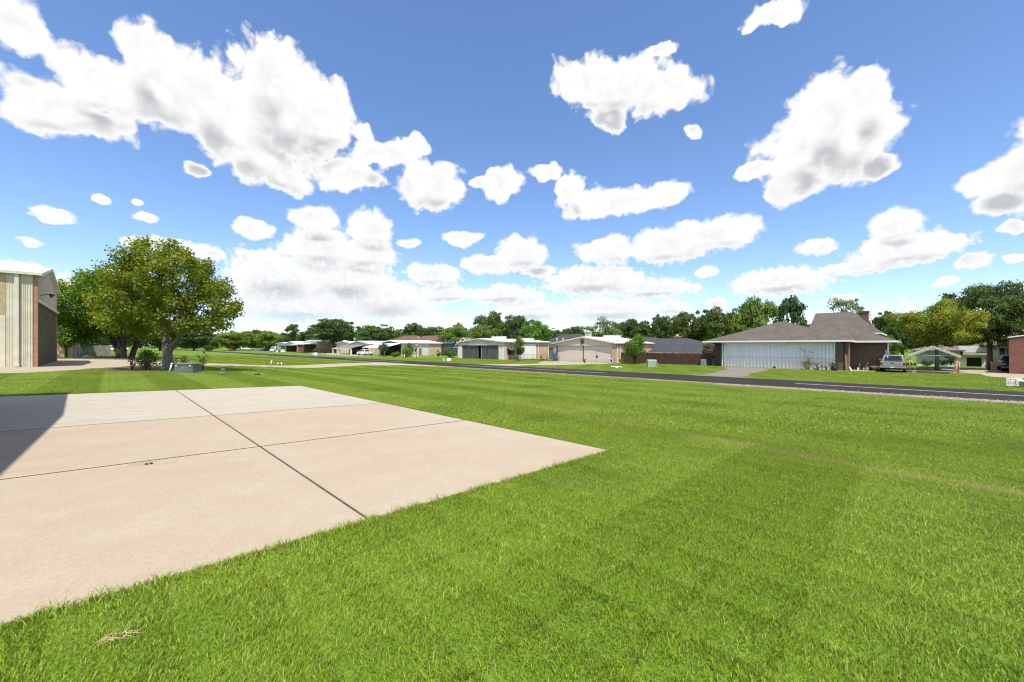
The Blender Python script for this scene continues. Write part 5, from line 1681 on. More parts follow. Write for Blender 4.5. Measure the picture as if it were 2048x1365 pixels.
def grown_tree(name, label, base, lobes, n_att, trunks, tip, power, leaf, n_leaf, spread, leafmat, bark, seed, step=.38, infl=2.6, kill=.62, group=None):
    rg = np.random.default_rng(seed)
    bx_, by_ = base; bz = zg(*base)
    t = thing(name, label, 'tree', (bx_, by_, bz), 0, group)
    att = []
    wsum = sum(l[4] for l in lobes)
    for (ls, lf, lz, r3, wt) in lobes:
        m = int(n_att * wt / wsum)
        v = rg.normal(0, 1, (m, 3)); v /= np.linalg.norm(v, axis=1)[:, None]
        v *= rg.uniform(.25, 1.0, m)[:, None] ** .45
        for q in v:
            p = Vector((bx_, by_, bz)) + RT * (ls + q[0] * r3[0]) + FW * (lf + q[1] * r3[1]) + Vector((0, 0, lz + q[2] * r3[2]))
            att.append(tuple(p))
    starts = []
    for tr in trunks:
        prev = None
        for (ls, lf, lz) in tr[0]:
            p = Vector((bx_, by_, bz)) + RT * ls + FW * lf + Vector((0, 0, lz))
            starts.append((p, prev if prev is not None else (tr[1] if tr[1] is not None else None)))
            prev = len(starts) - 1
    pos, par = grow(starts, att, step, infl, kill, 60, seed)
    mb, rad, kids = skeleton_mesh(pos, par, tip, power, [r_ for tr in trunks for r_ in tr[2]])
    # a flared foot
    tips = [i for i in range(len(pos)) if rad[i] < tip * 2.6 and par[i] is not None and pos[i].z > bz + 1.2]
    mb.build('trunk', M[bark], t)
    idx = rg.choice(tips, n_leaf)
    C = np.array([tuple(pos[i]) for i in idx]) - np.array([bx_, by_, bz]) + np.clip(rg.normal(0, spread, (n_leaf, 3)), -2 * spread, 2 * spread)
    cen = C.mean(0)
    O = (C - cen); O /= np.linalg.norm(O, axis=1)[:, None] + 1e-6
    tn = dict()
    tint = np.array([tn.setdefault(i, rg.normal(.45, .16)) for i in idx]) + rg.normal(0, .16, n_leaf)
    me = leaf_mesh('crown', C, leaf, rg, O * .35, tint, .8)
    link(me, 'crown', t, (M[leafmat],))
    return t


# the grey-barked tree in front: trunk forks low, right limb leans out
grown_tree('tree', 'yellow green spreading tree with forked grey trunk behind the green utility box', (2.67, 34.44),
           [(-.3, 0, 5.9, (3.7, 3.4, 2.5), 10), (2.3, 0, 4.3, (2.0, 2.2, 1.9), 4), (-2.7, .4, 4.6, (2.2, 2.4, 2.1), 4), (-.7, .3, 7.5, (2.0, 1.8, 1.45), 3.0), (3.6, .2, 3.7, (1.0, 1.4, 1.5), 1.2), (-1.7, -.6, 2.9, (2.3, 1.8, .7), 1.8), (0, -.6, 3.5, (2.8, 2.0, .9), 2.2)],
           1000, [([(0, 0, -.15), (.02, 0, .5), (.0, 0, 1.1), (-.05, 0, 1.6), (-.15, 0, 2.3), (-.1, .1, 3.1)], None, (.38, .29, .27, .24, .19, .15)),
                  ([(.45, -.05, 1.75), (.95, -.1, 2.3), (1.4, -.1, 3.0)], 2, (.17, .14, .12))],
             .0115, 1.9, .15, 30000, .21, 'l_front', 'bark', 21, .40, 2.6, .70)
# the many-stemmed tree behind the driveway
stems = []
for k in range(7):
    a = k * 2.2 + .4
    o = (1.5 * math.cos(a), math.sin(a))
    stems.append(([(o[0] * .5 + (-.2), o[1] * .4, -.15), (o[0] * .8 - .2, o[1] * .6, 1.2), (o[0] * 1.3 - .3, o[1] * 1.0, 2.6), (o[0] * 1.9 - .5, o[1] * 1.6, 4.0)], None, (.26, .21, .17, .13)))
grown_tree('tree', 'dense green tree with many leaning stems beside the weathered fence', (1.5, 70.0),
           [(-3.2, 0, 6.9, (5.6, 5.2, 4.0), 10), (-5.6, 0, 4.4, (2.8, 3, 2.4), 4), (.5, 0, 8.0, (4.2, 4, 2.6), 5), (2.2, -.5, 4.6, (3.0, 3, 1.6), 3)],
           900, stems, .016, 1.95, .25, 34000, .40, 'l_stems', 'barkdark', 33, .62, 4.2, 1.0)
# big trees beside the canopy
x, y, zt, w, kind, lab = TREES[-2]
far_tree(x - 1.5, y + .1, zt, 7.6, 'yellow', lab, 1, bottom=.30, group='trees by the white house', bark='bark')
x, y, zt, w, kind, lab = TREES[-1]
far_tree(72.0, -6.15, zt, 8.6, 'big', lab, 2, bottom=.30, group='trees by the white house', bark='bark')


# ---- shrubs
def shrub(name, label, x, y, w, h, mat, var, leaf=.09, n=1500, stem=.1, cat='shrub', group=None, bark='barkdark', flat=False):
    rg = np.random.default_rng(900 + var)
    z = zg(x, y)
    t = thing(name, label, cat, (x, y, z), 0, group)
    cl = []
    for k in range(16):
        v = rg.normal(0, 1, 3); v /= np.linalg.norm(v)
        cl.append((v[0] * w * .32, v[1] * w * .32, h * (stem + (1 - stem) * (.48 + v[2] * .36)), rg.uniform(.14, .24) * w))
    P, O, T = [], [], []
    for (cx_, cy_, cz_, r) in cl:
        m = n // 16
        d = rg.normal(0, 1, (m, 3)); d /= np.linalg.norm(d, axis=1)[:, None]
        P.append(np.array([cx_, cy_, cz_]) + d * rg.uniform(.5, 1.1, m)[:, None] * np.array([r, r, min(r, h * .3)])); O.append(d); T.append(np.clip(rg.normal(.5, .25, m), 0, 1))
    P = np.concatenate(P); P[:, 2] = np.maximum(P[:, 2], .03)
    me = leaf_mesh('foliage', P, leaf, rg, np.concatenate(O), np.concatenate(T))
    link(me, 'foliage', t, (M[mat],))
    mb = MB()
    if stem > .2:
        mb.tube([(x, y, z - .05), (x, y, z + h * stem), (x, y, z + h * .6)], [.03 * h, .025 * h, .01 * h], 7)
    for k in range(5):
        a = rg.uniform(0, 6.28); q = w * .3
        mb.tube([(x, y, z + h * max(0, stem - .12)), (x + q * .5 * math.cos(a), y + q * .5 * math.sin(a), z + h * (stem + .25)), (x + q * math.cos(a), y + q * math.sin(a), z + h * .8)], [.016 * h, .011 * h, .004 * h], 5)
    mb.build('stem', M[bark], t)
    return t


shrub('small_tree', 'round bright green tree in front of the cedar fence', 56.3, 30.0, 4.1, 4.4, 'l_bright', 1, .20, 5200, .22, 'tree')
shrub('small_tree', 'slim olive tree in front of the dark-door hangar side', 54.2, 52.6, 3.4, 4.3, 'l_broad', 2, .20, 2400, .30, 'tree')
shrub('small_tree', 'grey green small tree with pale trunk before the white awning', 50.2, 97.2, 3.4, 3.3, 'l_oak', 3, .20, 2600, .32, 'tree', None, 'bark')
shrub('bush', 'low golden round bush right of the pale-trunked tree', 50.0, 90.6, 2.3, 1.35, 'l_gold', 4, .16, 1800)
shrub('bush', 'taller golden bush beside the low golden bush', 51.2, 87.4, 2.7, 2.0, 'l_gold', 5, .16, 2200)
shrub('bush', 'tall dark green bush behind the golden bushes', 54.6, 92.6, 3.6, 3.7, 'l_shrub', 6, .2, 3000, .12)
shrub('bush', 'pinkish flowering bush left of the round dark bush', 57.6, 79.4, 2.6, 2.5, 'l_redpink', 7, .17, 1900, .2)
shrub('bush', 'rounded dark green bush beside the dark-door hangar', 56.6, 76.6, 2.8, 2.1, 'l_shrub', 8, .16, 2600, .06)
shrub('bush', 'narrow dark bush against the stucco hangar corner', 57.4, 83.0, 1.2, 2.0, 'l_oak', 9, .14, 900, .1)
shrub('bush', 'little yellow bush at the cedar fence end', 57.6, 33.0, .8, .9, 'l_gold', 10, .1, 600)
shrub('bush', 'russet leafed bush rising over the cedar fence', 63.5, 21.6, 2.4, 3.6, 'l_redpink', 11, .17, 2000, .2)
shrub('bush', 'leafy green bush between the two left hangars', -3.6, 70.6, 2.6, 4.2, 'l_stems', 12, .26, 1500, .30)
shrub('bush', 'dark green shrub beside the front tree trunk', 1.9, 36.2, 1.5, 1.35, 'l_shrub', 13, .10, 1500, .12)
shrub('hedge', 'clipped green hedge below the white house windows', 77.5, -8.0, 2.6, 1.5, 'l_shrub', 14, .13, 2600, .02, 'hedge')
shrub('bush', 'dark bush at the white house wall, left one', 79.2, -1.2, 1.3, 1.0, 'l_oak', 15, .12, 900)
shrub('bush', 'dark bush at the white house wall, right one', 79.2, -2.6, 1.2, 1.0, 'l_oak', 16, .12, 900)
shrub('bush', 'leafy shrub seen through the canopy frame', 78.6, -3.4, 1.3, 2.1, 'l_shrub', 17, .13, 1100, .2)
shrub('bush', 'round dark bush on the far lawn left of the red tractor', 33.0, 232.0, 5.0, 2.6, 'l_oak', 18, .4, 900)
shrub('bush', 'dark hedge-like bush at the stone hangar foot', 55.5, 160.0, 4.0, 2.4, 'l_oak', 19, .3, 1200)


def rose(label, x, y, h, w, var):
    """thin reddish canes with sparse leaves"""
    rg = random.Random(var)
    z = zg(x, y)
    t = thing('rose_bush', label, 'bush', (x, y, z), 0, 'rose bushes in the mulch bed')
    C = []
    for k in range(11):
        a = rg.uniform(0, 6.28); q = w * .5 * rg.uniform(.2, 1)
        p0 = Vector((x + rg.uniform(-.06, .06), y + rg.uniform(-.06, .06), z))
        p2 = Vector((x + q * math.cos(a), y + q * math.sin(a), z + h * rg.uniform(.55, 1)))
        p1 = p0.lerp(p2, .5) + Vector((0, 0, .08))
        MB().tube([p0, p1, p2], [.013, .010, .006], 5).build('cane', M['rust'], t)
        for m in range(16):
            f = rg.uniform(.35, 1.02)
            C.append(tuple(p0.lerp(p2, f) + Vector((rg.gauss(0, .06), rg.gauss(0, .06), rg.gauss(0, .05))) - Vector((x, y, z))))
    me = leaf_mesh('foliage', np.array(C), .085, np.random.default_rng(var))
    link(me, 'foliage', t, (M['l_rose'],))


rose('leggy rose bush at the left end of the mulch bed', 1.05, 36.2, 1.15, .8, 51)
rose('small rose bush left of the front tree trunk', 1.65, 35.0, .7, .5, 52)
rose('rose bush tucked behind the green utility box', 3.6, 35.2, 1.0, .6, 53)
rose('tall rose bush right of the green utility box', 4.6, 35.4, 1.3, 1.0, 54)
rose('rose bush at the foot of the many-stemmed tree', .5, 66.5, 1.6, 1.4, 55)
rose('spindly rose bush beside the trunk on its right', 3.05, 35.4, .8, .5, 56)

# ================================================================ VEHICLES
def frustum(mb, x0, x1, w0, z0, u0, u1, w1, z1):
    vs = [(x0, -w0, z0), (x1, -w0, z0), (x1, w0, z0), (x0, w0, z0), (u0, -w1, z1), (u1, -w1, z1), (u1, w1, z1), (u0, w1, z1)]
    mb.add(vs, [(3, 2, 1, 0), (4, 5, 6, 7), (0, 1, 5, 4), (1, 2, 6, 5), (2, 3, 7, 6), (3, 0, 4, 7)])
    return mb


def wheels(t, xs_, w, r, paint='rim'):
    for x in xs_:
        for s_ in (-1, 1):
            wh = MB().cyl((x, s_ * (w - .22), r), (x, s_ * w, r), r, 18, True).build('wheel', M['tyre'], t, .02)
            MB().cyl((x, s_ * (w - .01), r), (x, s_ * (w + .012), r), r * .62, 14).build('rim', M[paint], wh)


def side_arch(mb, x, w, r):
    for s_ in (-1, 1):
        mb.cyl((x, s_ * (w - .10), r + .02), (x, s_ * (w + .006), r + .02), r * 1.2, 16)


def pickup(label, loc, rz, paint, plate=False):
    t = thing('pickup_truck', label, 'pickup', loc, rz, None, True)
    W = .97
    mb = MB()
    # side profile, nose to tail, extruded over the width
    prof = [(-2.75, .52), (-2.78, .98), (-2.74, 1.12), (-.95, 1.13), (-.9, 1.16), (.95, 1.16), (2.25, 1.08), (2.62, .98), (2.72, .72), (2.66, .45), (-2.68, .45)]
    mb.extrude([(x, -W, z) for x, z in prof], (0, 2 * W, 0))
    mb.build('body', M[paint], t, .07)
    mb = MB(); frustum(mb, -.98, 1.30, W - .05, 1.12, -.80, .58, W - .22, 1.80); cab = mb.build('cab', M[paint], t, .06)
    mb = MB(); mb.add([(-.995, -.70, 1.22), (-.995, .70, 1.22), (-.845, .60, 1.72), (-.845, -.60, 1.72)], [(3, 2, 1, 0)]); mb.add([(-1.0, -.70, 1.22), (-1.0, .70, 1.22), (-.85, .60, 1.72), (-.85, -.60, 1.72)], [(0, 1, 2, 3)])
    mb.build('rear_window', M['glass'], cab)
    mb = MB(); mb.add([(1.27, -.76, 1.2), (1.27, .76, 1.2), (.66, .64, 1.75), (.66, -.64, 1.75)], [(0, 1, 2, 3)]); mb.build('windscreen', M['glass'], cab)
    for s_ in (-1, 1):
        for (a, b, c, d) in ((-.86, -.06, -.06, -.74), (.02, 1.05, .56, .02)):
            mb = MB(); yb, yt = s_ * (W - .045), s_ * (W - .205)
            mb.extrude([(a, yb, 1.20), (b, yb, 1.20), (c, yt, 1.72), (d, yt, 1.72)], (0, s_ * .012, 0)); mb.build('side_window', M['glass'], cab)
        mb = MB(); mb.box(.75, .95, s_ * 1.0, s_ * 1.18, 1.18, 1.36); mb.build('mirror', M[paint], t)
        MB().box(-2.80, -2.70, s_ * .80, s_ * .965, .80, 1.08).build('taillight', M['taillight'], t)
        MB().box(2.60, 2.70, s_ * .62, s_ * .93, .76, .93).build('headlight', M['lens'], t)
    MB().box(-2.62, -1.08, -.80, .80, 1.085, 1.137).build('bed_liner', M['black'], t)
    tg = MB().box(-2.805, -2.76, -.77, .77, .66, 1.10).build('tailgate', M[paint], t, .02)
    MB().box(-2.83, -2.80, -.11, .11, .96, 1.02).build('handle', M['black'], tg)
    MB().box(-2.95, -2.72, -.98, .98, .47, .63).build('rear_bumper', M['chrome'], t, .03)
    if plate:
        MB().box(-2.965, -2.951, -.16, .16, .50, .61).build('number_plate', M['plate'], t)
        MB().cyl((-1.002, .45, 1.55), (-1.0, .45, 1.55), .08, 12).build('sticker', M['plate'], cab)
    MB().box(2.62, 2.86, -.95, .95, .42, .60).build('front_bumper', M['chrome'], t, .03)
    MB().box(-2.55, 2.5, -.72, .72, .28, .47).build('chassis', M['black'], t)
    mb = MB()
    for x in (-1.68, 1.72):
        side_arch(mb, x, W, .37)
    mb.build('wheel_arch', M['black'], t, kind='stuff')
    wheels(t, (-1.68, 1.72), .99, .38)
    return t


def suv(label, loc, rz, paint, name='car', cat='car'):
    t = thing(name, label, cat, loc, rz, None, True)
    W = .92
    prof = [(-2.3, .45), (-2.36, .95), (-2.28, 1.08), (1.1, 1.08), (2.05, .98), (2.32, .82), (2.34, .42)]
    MB().extrude([(x, -W, z) for x, z in prof], (0, 2 * W, 0)).build('body', M[paint], t, .07)
    mb = MB(); frustum(mb, -2.28, 1.15, W - .04, 1.06, -2.05, .42, W - .2, 1.72); cab = mb.build('cabin', M[paint], t, .06)
    for s_ in (-1, 1):
        for (a, b, c, d) in ((-2.12, -1.25, -1.25, -1.98), (-1.15, -.2, -.2, -1.15), (-.1, .95, .42, -.1)):
            yb, yt = s_ * (W - .035), s_ * (W - .185)
            MB().extrude([(a, yb, 1.13), (b, yb, 1.13), (c, yt, 1.64), (d, yt, 1.64)], (0, s_ * .012, 0)).build('side_window', M['glass'], cab)
        MB().box(-2.39, -2.3, s_ * .70, s_ * .9, .8, 1.0).build('taillight', M['taillight'], t)
        MB().box(2.24, 2.34, s_ * .6, s_ * .88, .72, .86).build('headlight', M['lens'], t)
    mb = MB(); mb.add([(-2.30, -.72, 1.12), (-2.30, .72, 1.12), (-2.08, .62, 1.64), (-2.08, -.62, 1.64)], [(3, 2, 1, 0)]); mb.build('rear_window', M['glass'], cab)
    mb = MB(); mb.add([(1.14, -.74, 1.12), (1.14, .74, 1.12), (.48, .62, 1.66), (.48, -.62, 1.66)], [(0, 1, 2, 3)]); mb.build('windscreen', M['glass'], cab)
    MB().box(-2.45, -2.3, -.9, .9, .40, .58).build('rear_bumper', M['grey'], t, .03)
    MB().box(2.28, 2.42, -.9, .9, .38, .58).build('front_bumper', M['grey'], t, .03)
    mb = MB()
    for x in (-1.4, 1.42):
        side_arch(mb, x, W, .34)
    mb.build('wheel_arch', M['black'], t, kind='stuff')
    wheels(t, (-1.4, 1.42), .94, .35)
    return t


pickup('silver grey pickup seen from behind left of the canopy', (60.25, 1.62, -1.235), 0.0, 'silver', True)
pickup('white pickup parked in front of the tan brick hangar', (51.2, 110.0, -1.235), R(98), 'carwhite')
suv('white car half hidden behind the weathered left fence', (1.6, 158, zg(1.6, 158)), R(-38), 'carwhite')
suv('white roofed car beside the deep red brick building', (74.5, -8.2, -1.235), R(160), 'carwhite')
suv('dark car under the large tree beside the brick pillar', (70.2, -7.9, -1.235), R(170), 'black')

# white van
t = thing('van', 'white van facing out in front of the white-roofed hangar', 'van', (55.8, 215, -1.25), R(-140), None, True)
mb = MB(); mb.extrude([(x, -1, z) for x, z in [(-2.6, .4), (-2.6, 2.3), (1.2, 2.35), (1.9, 1.35), (2.6, 1.15), (2.65, .4)]], (0, 2, 0)); mb.build('body', M['carwhite'], t, .08)
mb = MB(); mb.add([(1.26, -.85, 2.2), (1.9, -.9, 1.4), (1.9, .9, 1.4), (1.26, .85, 2.2)], [(0, 1, 2, 3)]); mb.add([(1.30, -.85, 2.2), (1.94, -.9, 1.4), (1.94, .9, 1.4), (1.30, .85, 2.2)], [(0, 1, 2, 3)]); mb.build('windscreen', M['glass'], t)
for s_ in (-1, 1):
    MB().box(.2, 1.3, s_ * 1.0, s_ * 1.01, 1.45, 2.05).build('side_window', M['glass'], t)
    MB().box(2.6, 2.67, s_ * .6, s_ * .9, .8, 1.0).build('headlight', M['lens'], t)
wheels(t, (-1.7, 1.75), 1.01, .36)


# light aeroplanes
def plane(label, loc, rz, trim):
    t = thing('aeroplane', label, 'aeroplane', loc, rz, None, True)
    MB().tube([(-3.6, 0, 1.15), (-2.4, 0, 1.1), (-.6, 0, 1.15), (.6, 0, 1.15), (1.8, 0, 1.02), (2.4, 0, 1.0)], [.10, .30, .62, .62, .48, .22], 14).build('fuselage', M['carwhite'], t)
    MB().tube([(-1.0, 0, 1.62), (-.3, 0, 1.85), (.6, 0, 1.80), (1.15, 0, 1.45)], [.08, .40, .40, .1], 12).build('canopy', M['glass'], t)
    for s_ in (-1, 1):
        MB().extrude([(.9, s_ * .4, .82), (.75, s_ * 4.8, 1.08), (-.35, s_ * 4.8, 1.08), (-.6, s_ * .4, .82)], (0, 0, .12)).build('wing', M['carwhite'], t)
        MB().extrude([(-2.9, s_ * .1, 1.2), (-3.1, s_ * 1.6, 1.22), (-3.7, s_ * 1.6, 1.22), (-3.75, s_ * .1, 1.2)], (0, 0, .07)).build('tailplane', M['carwhite'], t)
        MB().cyl((0.1, s_ * 1.3, .82), (.1, s_ * 1.35, .2), .05, 6).build('gear_leg', M['grey'], t)
        MB().cyl((.1, s_ * 1.28, .2), (.1, s_ * 1.45, .2), .2, 12).build('wheel', M['tyre'], t)
    MB().extrude([(-2.9, -.04, 1.2), (-3.5, -.04, 2.35), (-3.95, -.04, 2.35), (-3.75, -.04, 1.2)], (0, .08, 0)).build('fin', M[trim], t)
    MB().cyl((2.0, 0, .8), (2.0, 0, .2), .05, 6).build('nose_leg', M['grey'], t)
    MB().cyl((2.0, -.08, .2), (2.0, .08, .2), .18, 12).build('nose_wheel', M['tyre'], t)
    MB().box(2.45, 2.5, -.06, .06, .15, 1.85).build('propeller', M['black'], t)
    MB().tube([(2.4, 0, 1.0), (2.75, 0, 1.0)], [.17, .03], 10).build('spinner', M['carwhite'], t)
    return t


plane('white light aeroplane parked beside the red tractor', (53.6, 262, -1.25), R(-62), 'carwhite')
plane('aeroplane in the shade inside the open stone hangar', (64.5, 175, -1.22), R(170), 'carwhite')
plane('pale aeroplane right of the small white shed', (58.5, 250, -1.25), R(-120), 'carwhite')


def tractor(label, loc, rz, paint, canopy=True, loader=True):
    t = thing('tractor', label, 'tractor', loc, rz, None, True)
    MB().box(.1, 1.7, -.36, .36, .75, 1.30).build('hood', M[paint], t, .07)
    MB().box(-1.0, .2, -.5, .5, .6, .95).build('seat_deck', M[paint], t, .04)
    mb = MB(); mb.box(-.75, -.25, -.25, .25, .95, 1.1); mb.box(-.85, -.72, -.25, .25, 1.05, 1.5); mb.build('seat', M['black'], t, .03)
    MB().tube([(.1, 0, 1.2), (-.1, 0, 1.45)], .03, 6).build('steering_column', M['black'], t)
    for s_ in (-1, 1):
        MB().cyl((-.75, s_ * .55, .62), (-.75, s_ * .88, .62), .62, 18).build('rear_wheel', M['tyre'], t)
        MB().cyl((1.35, s_ * .5, .38), (1.35, s_ * .72, .38), .38, 16).build('front_wheel', M['tyre'], t)
        MB().box(-1.35, -.2, s_ * .5, s_ * .9, 1.22, 1.30).build('fender', M[paint], t)
        if canopy:
            MB().cyl((-1.0, s_ * .5, .95), (-1.0, s_ * .5, 2.3), .04, 6).build('roll_bar', M['black'], t)
            MB().cyl((.2, s_ * .5, .95), (.0, s_ * .5, 2.3), .03, 6).build('canopy_post', M['black'], t)
        if loader:
            MB().tube([(.2, s_ * .5, 1.2), (1.4, s_ * .55, 1.1), (2.4, s_ * .55, .35)], .06, 6).build('loader_arm', M[paint], t)
    if canopy:
        MB().box(-1.3, .5, -.7, .7, 2.3, 2.38).build('canopy', M['grey'], t, .02)
    if loader:
        MB().extrude([(2.3, -.8, .1), (2.9, -.8, .12), (2.4, -.8, .7)], (0, 1.6, 0)).build('bucket', M[paint], t)
    return t


tractor('red tractor with grey canopy near the far trees', (48.4, 268, -1.25), R(120), 'red')
tractor('tan tractor standing before the red brick hangar', (53.5, 196, -1.25), R(-100), 'tan', False)
# utility trailer by the oak
t = thing('utility_trailer', 'dark box trailer parked under the live oak', 'trailer', (54.5, 152, -1.25), R(80), None, True)
MB().box(-2.4, 2.4, -1.0, 1.0, .5, 2.1).build('box', M['black'], t, .05)
MB().box(2.4, 3.6, -.05, .05, .45, .55).build('drawbar', M['black'], t)
wheels(t, (-.5, .4), 1.1, .34)


# ================================================================ YARD AND ROADSIDE THINGS
# frame canopy beside the silver pickup
t = thing('frame_canopy', 'white canopy roof on bare orange tube legs beside the pickup', 'canopy', (60, -1.3, -1.25))
CX0, CX1, CY0, CY1, CE, CP = 58.3, 62.6, .35, -3.05, 1.80 - 1.25, 2.75 - 1.25
cym = (CY0 + CY1) / 2
for s_, ye in ((1, CY0 + .12), (-1, CY1 - .12)):
    n = 7
    for k in range(n):
        xa = CX0 - .1 + k * (CX1 - CX0 + .2) / n; xb = xa + (CX1 - CX0 + .2) / n
        MB().extrude([(xa + .004, ye, CE - .02), (xb - .004, ye, CE - .02), (xb - .004, cym, CP), (xa + .004, cym, CP)], (0, 0, .03)).build('roof_panel', M['canvas'], t)
    MB().extrude([(CX0 - .12, ye, CE - .20), (CX1 + .12, ye, CE - .20), (CX1 + .12, ye, CE + .02), (CX0 - .12, ye, CE + .02)], (0, s_ * .02, 0)).build('valance', M['canvas'], t)
for s_, ye in ((1, CY0 + .12), (-1, CY1 - .12)):
    for xg in (CX0 - .13, CX1 + .11):
        n = 6
        for k in range(n):
            f0, f1 = k / n + .006, (k + 1) / n - .006
            pa = (xg, ye + (cym - ye) * f0, CE + (CP - CE) * f0); pb = (xg, ye + (cym - ye) * f1, CE + (CP - CE) * f1)
            MB().extrude([(pa[0], pa[1], pa[2] - .20), (pb[0], pb[1], pb[2] - .20), (pb[0], pb[1], pb[2] + .05), (pa[0], pa[1], pa[2] + .05)], (.02, 0, 0)).build('gable_valance', M['canvas'], t)
for x in (CX0, (CX0 + CX1) / 2, CX1):
    for y, s_ in ((CY0, 1), (CY1, -1)):
        MB().cyl((x, y, -1.25), (x, y, CE), .035, 8).build('leg', M['orange'], t)
        MB().box(x - .12, x + .12, y - .12, y + .12, -1.25, -1.20).build('foot', M['galv'], t)
        MB().cyl((x, y, CE), (x, cym, CP - .02), .03, 8).build('rafter', M['canvas'], t)
    MB().cyl((x, CY0, CE), (x, CY1, CE), .02, 6).build('tie_bar', M['galv'], t)
for y, s_ in ((CY0, -1), (CY1, 1)):
    MB().cyl((CX0, y, CE - .1), (CX0 + 1.3, y, -1.2), .025, 6).build('brace', M['orange'], t)
    MB().cyl((CX0, y, CE - .1), (CX0 + .05, y + s_ * .5, -1.2), .025, 6).build('brace', M['orange'], t)
    MB().cyl((CX1, y, CE - .1), (CX1 - 1.2, y, -1.2), .025, 6).build('brace', M['orange'], t)
    MB().cyl((CX0, y, -1.0), (CX1, y, -1.0), .02, 6).build('side_bar', M['orange'], t)
o = thing('concrete_block', 'grey concrete block at the canopy left foot', 'block', (58.2, .02, -1.25)); MB().box(58.0, 58.4, -.1, .15, -1.25, -1.02).build('block', M['stone'], o, .02); MB().box(58.05, 58.35, -.05, .10, -1.02, -.99).build('top_slab', M['galv'], o)
o = thing('timber_stack', 'brown timber offcuts at the canopy right foot', 'timber', (58.5, -2.6, -1.25))
for k in range(4):
    MB().box(58.2 + .05 * k, 58.9 - .03 * k, -2.75 + .1 * (k % 2), -2.4 + .06 * (k % 2), -1.25 + k * .07, -1.185 + k * .07).build('plank', M['wood'], o)

# notice board and lamp at the runway edge, far right
t = thing('notice_sign', 'white notice sign with no-walking symbol at the runway edge', 'sign', (41.6, -4.5, zg(41.6, 0)))
zs = zg(41.6, -4.5)
p0, p1 = Vector((41.30, -4.24, 0)), Vector((41.97, -4.80, 0))
dv = (p1 - p0).normalized(); nv_ = Vector((-dv.y, dv.x, 0)) * -1
if nv_.x > 0: nv_ = -nv_


def on_sign(u, z, off=0.0):
    p = p0 + dv * u + nv_ * off
    return (p.x, p.y, zs + z)


LS = (p1 - p0).length
MB().extrude([on_sign(0, .12), on_sign(LS, .12), on_sign(LS, .62), on_sign(0, .62)], tuple(nv_ * -.02)).build('board', M['signwhite'], t)
for u in (.04, LS - .04):
    a = on_sign(u, -.1, -.04); b = on_sign(u, .60, -.04)
    MB().cyl(a, b, .018, 6).build('post', M['galv'], t)
rr = random.Random(3)
txt = MB()
for row in range(5):
    z = .55 - row * .085; u = .05
    ue = LS * (.93 if row < 1 else .50)
    while u < ue - .03:
        wch = rr.uniform(.018, .034)
        txt.extrude([on_sign(u, z - .045, .002), on_sign(u + wch, z - .045, .002), on_sign(u + wch, z, .002), on_sign(u, z, .002)], tuple(nv_ * .002)); u += wch + rr.choice((.012, .012, .03))
txt.build('lettering', M['signblack'], t, kind='stuff')
cu, cz, cr = LS * .73, .31, .155
ring = [on_sign(cu + cr * math.cos(a), cz + cr * math.sin(a), .006) for a in np.linspace(0, 2 * math.pi, 25)]
sym = MB().tube(ring, .013, 6).build('prohibition_ring', M['signred'], t)
MB().tube([on_sign(cu - cr * .7, cz + cr * .7, .008), on_sign(cu + cr * .7, cz - cr * .7, .008)], .011, 6).build('slash', M['signred'], sym)
fig = MB(); fig.cyl(on_sign(cu + .01, cz + .095, .003), on_sign(cu + .01, cz + .095, .006), .022, 10)
for a, b in (((.0, .07), (.0, -.01)), ((.0, -.01), (.05, -.10)), ((.0, -.01), (-.05, -.10)), ((.0, .06), (.06, .0)), ((.0, .06), (-.05, .01))):
    fig.tube([on_sign(cu + a[0], cz + a[1], .004), on_sign(cu + b[0], cz + b[1], .004)], .010, 6)
fig.build('walking_figure', M['signblack'], t)
t = thing('runway_lamp', 'white capped runway lamp in front of a grey box at the right edge', 'lamp', (42.3, -4.95, zg(42.3, 0)))
zs = zg(42.3, -5)
MB().cyl((42.25, -4.90, zs), (42.25, -4.90, zs + .42), .025, 8).build('stem', M['galv'], t)
MB().tube([(42.25, -4.90, zs + .40), (42.25, -4.90, zs + .52), (42.25, -4.90, zs + .62)], [.22, .10, .03], 14).build('cap', M['white'], t)
t = thing('utility_box', 'grey louvred box behind the runway lamp at the right edge', 'box', (42.9, -5.3, zg(42.9, 0)))
MB().box(42.6, 43.2, -5.75, -5.0, zs - .05, zs + .46).build('cabinet', M['grey'], t, .02)
for k in range(4):
    MB().box(42.57, 42.6, -5.68, -5.06, zs + .08 + k * .09, zs + .12 + k * .09).build('louvre', M['greyfence'], t)


def utility_box(label, x, y, w, d, h, rz, mat, lid=.88):
    z = zg(x, y)
    t = thing('utility_box', label, 'utility box', (x, y, z), rz, 'utility boxes on the lawns', True)
    MB().box(-w / 2 - .06, w / 2 + .06, -d / 2 - .06, d / 2 + .06, -.06, .05).build('pad', M['stone'], t)
    mb = MB(); frustum(mb, -w / 2, w / 2, d / 2, .05, -w / 2 + .03, w / 2 - .03, d / 2 - .05, h * lid); mb.build('cabinet', M[mat], t, .02)
    mb = MB(); frustum(mb, -w / 2 - .015, w / 2 + .015, d / 2 + .0, h * lid, -w / 2 + .05, w / 2 - .05, d / 2 - .08, h); lidp = mb.build('lid', M[mat], t, .02)
    for s_ in (-1, 1) if w > .5 else ():
        MB().box(s_ * w * .36 - .05, s_ * w * .36 + .05, -d / 2 - .004, -d / 2 + .03, h * .70, h * .80).build('sticker', M['plate'], t)
    MB().box(-.03, .03, -d / 2 - .03, -d / 2 + .03, h * .45, h * .6).build('latch', M['galv'], t)
    return t


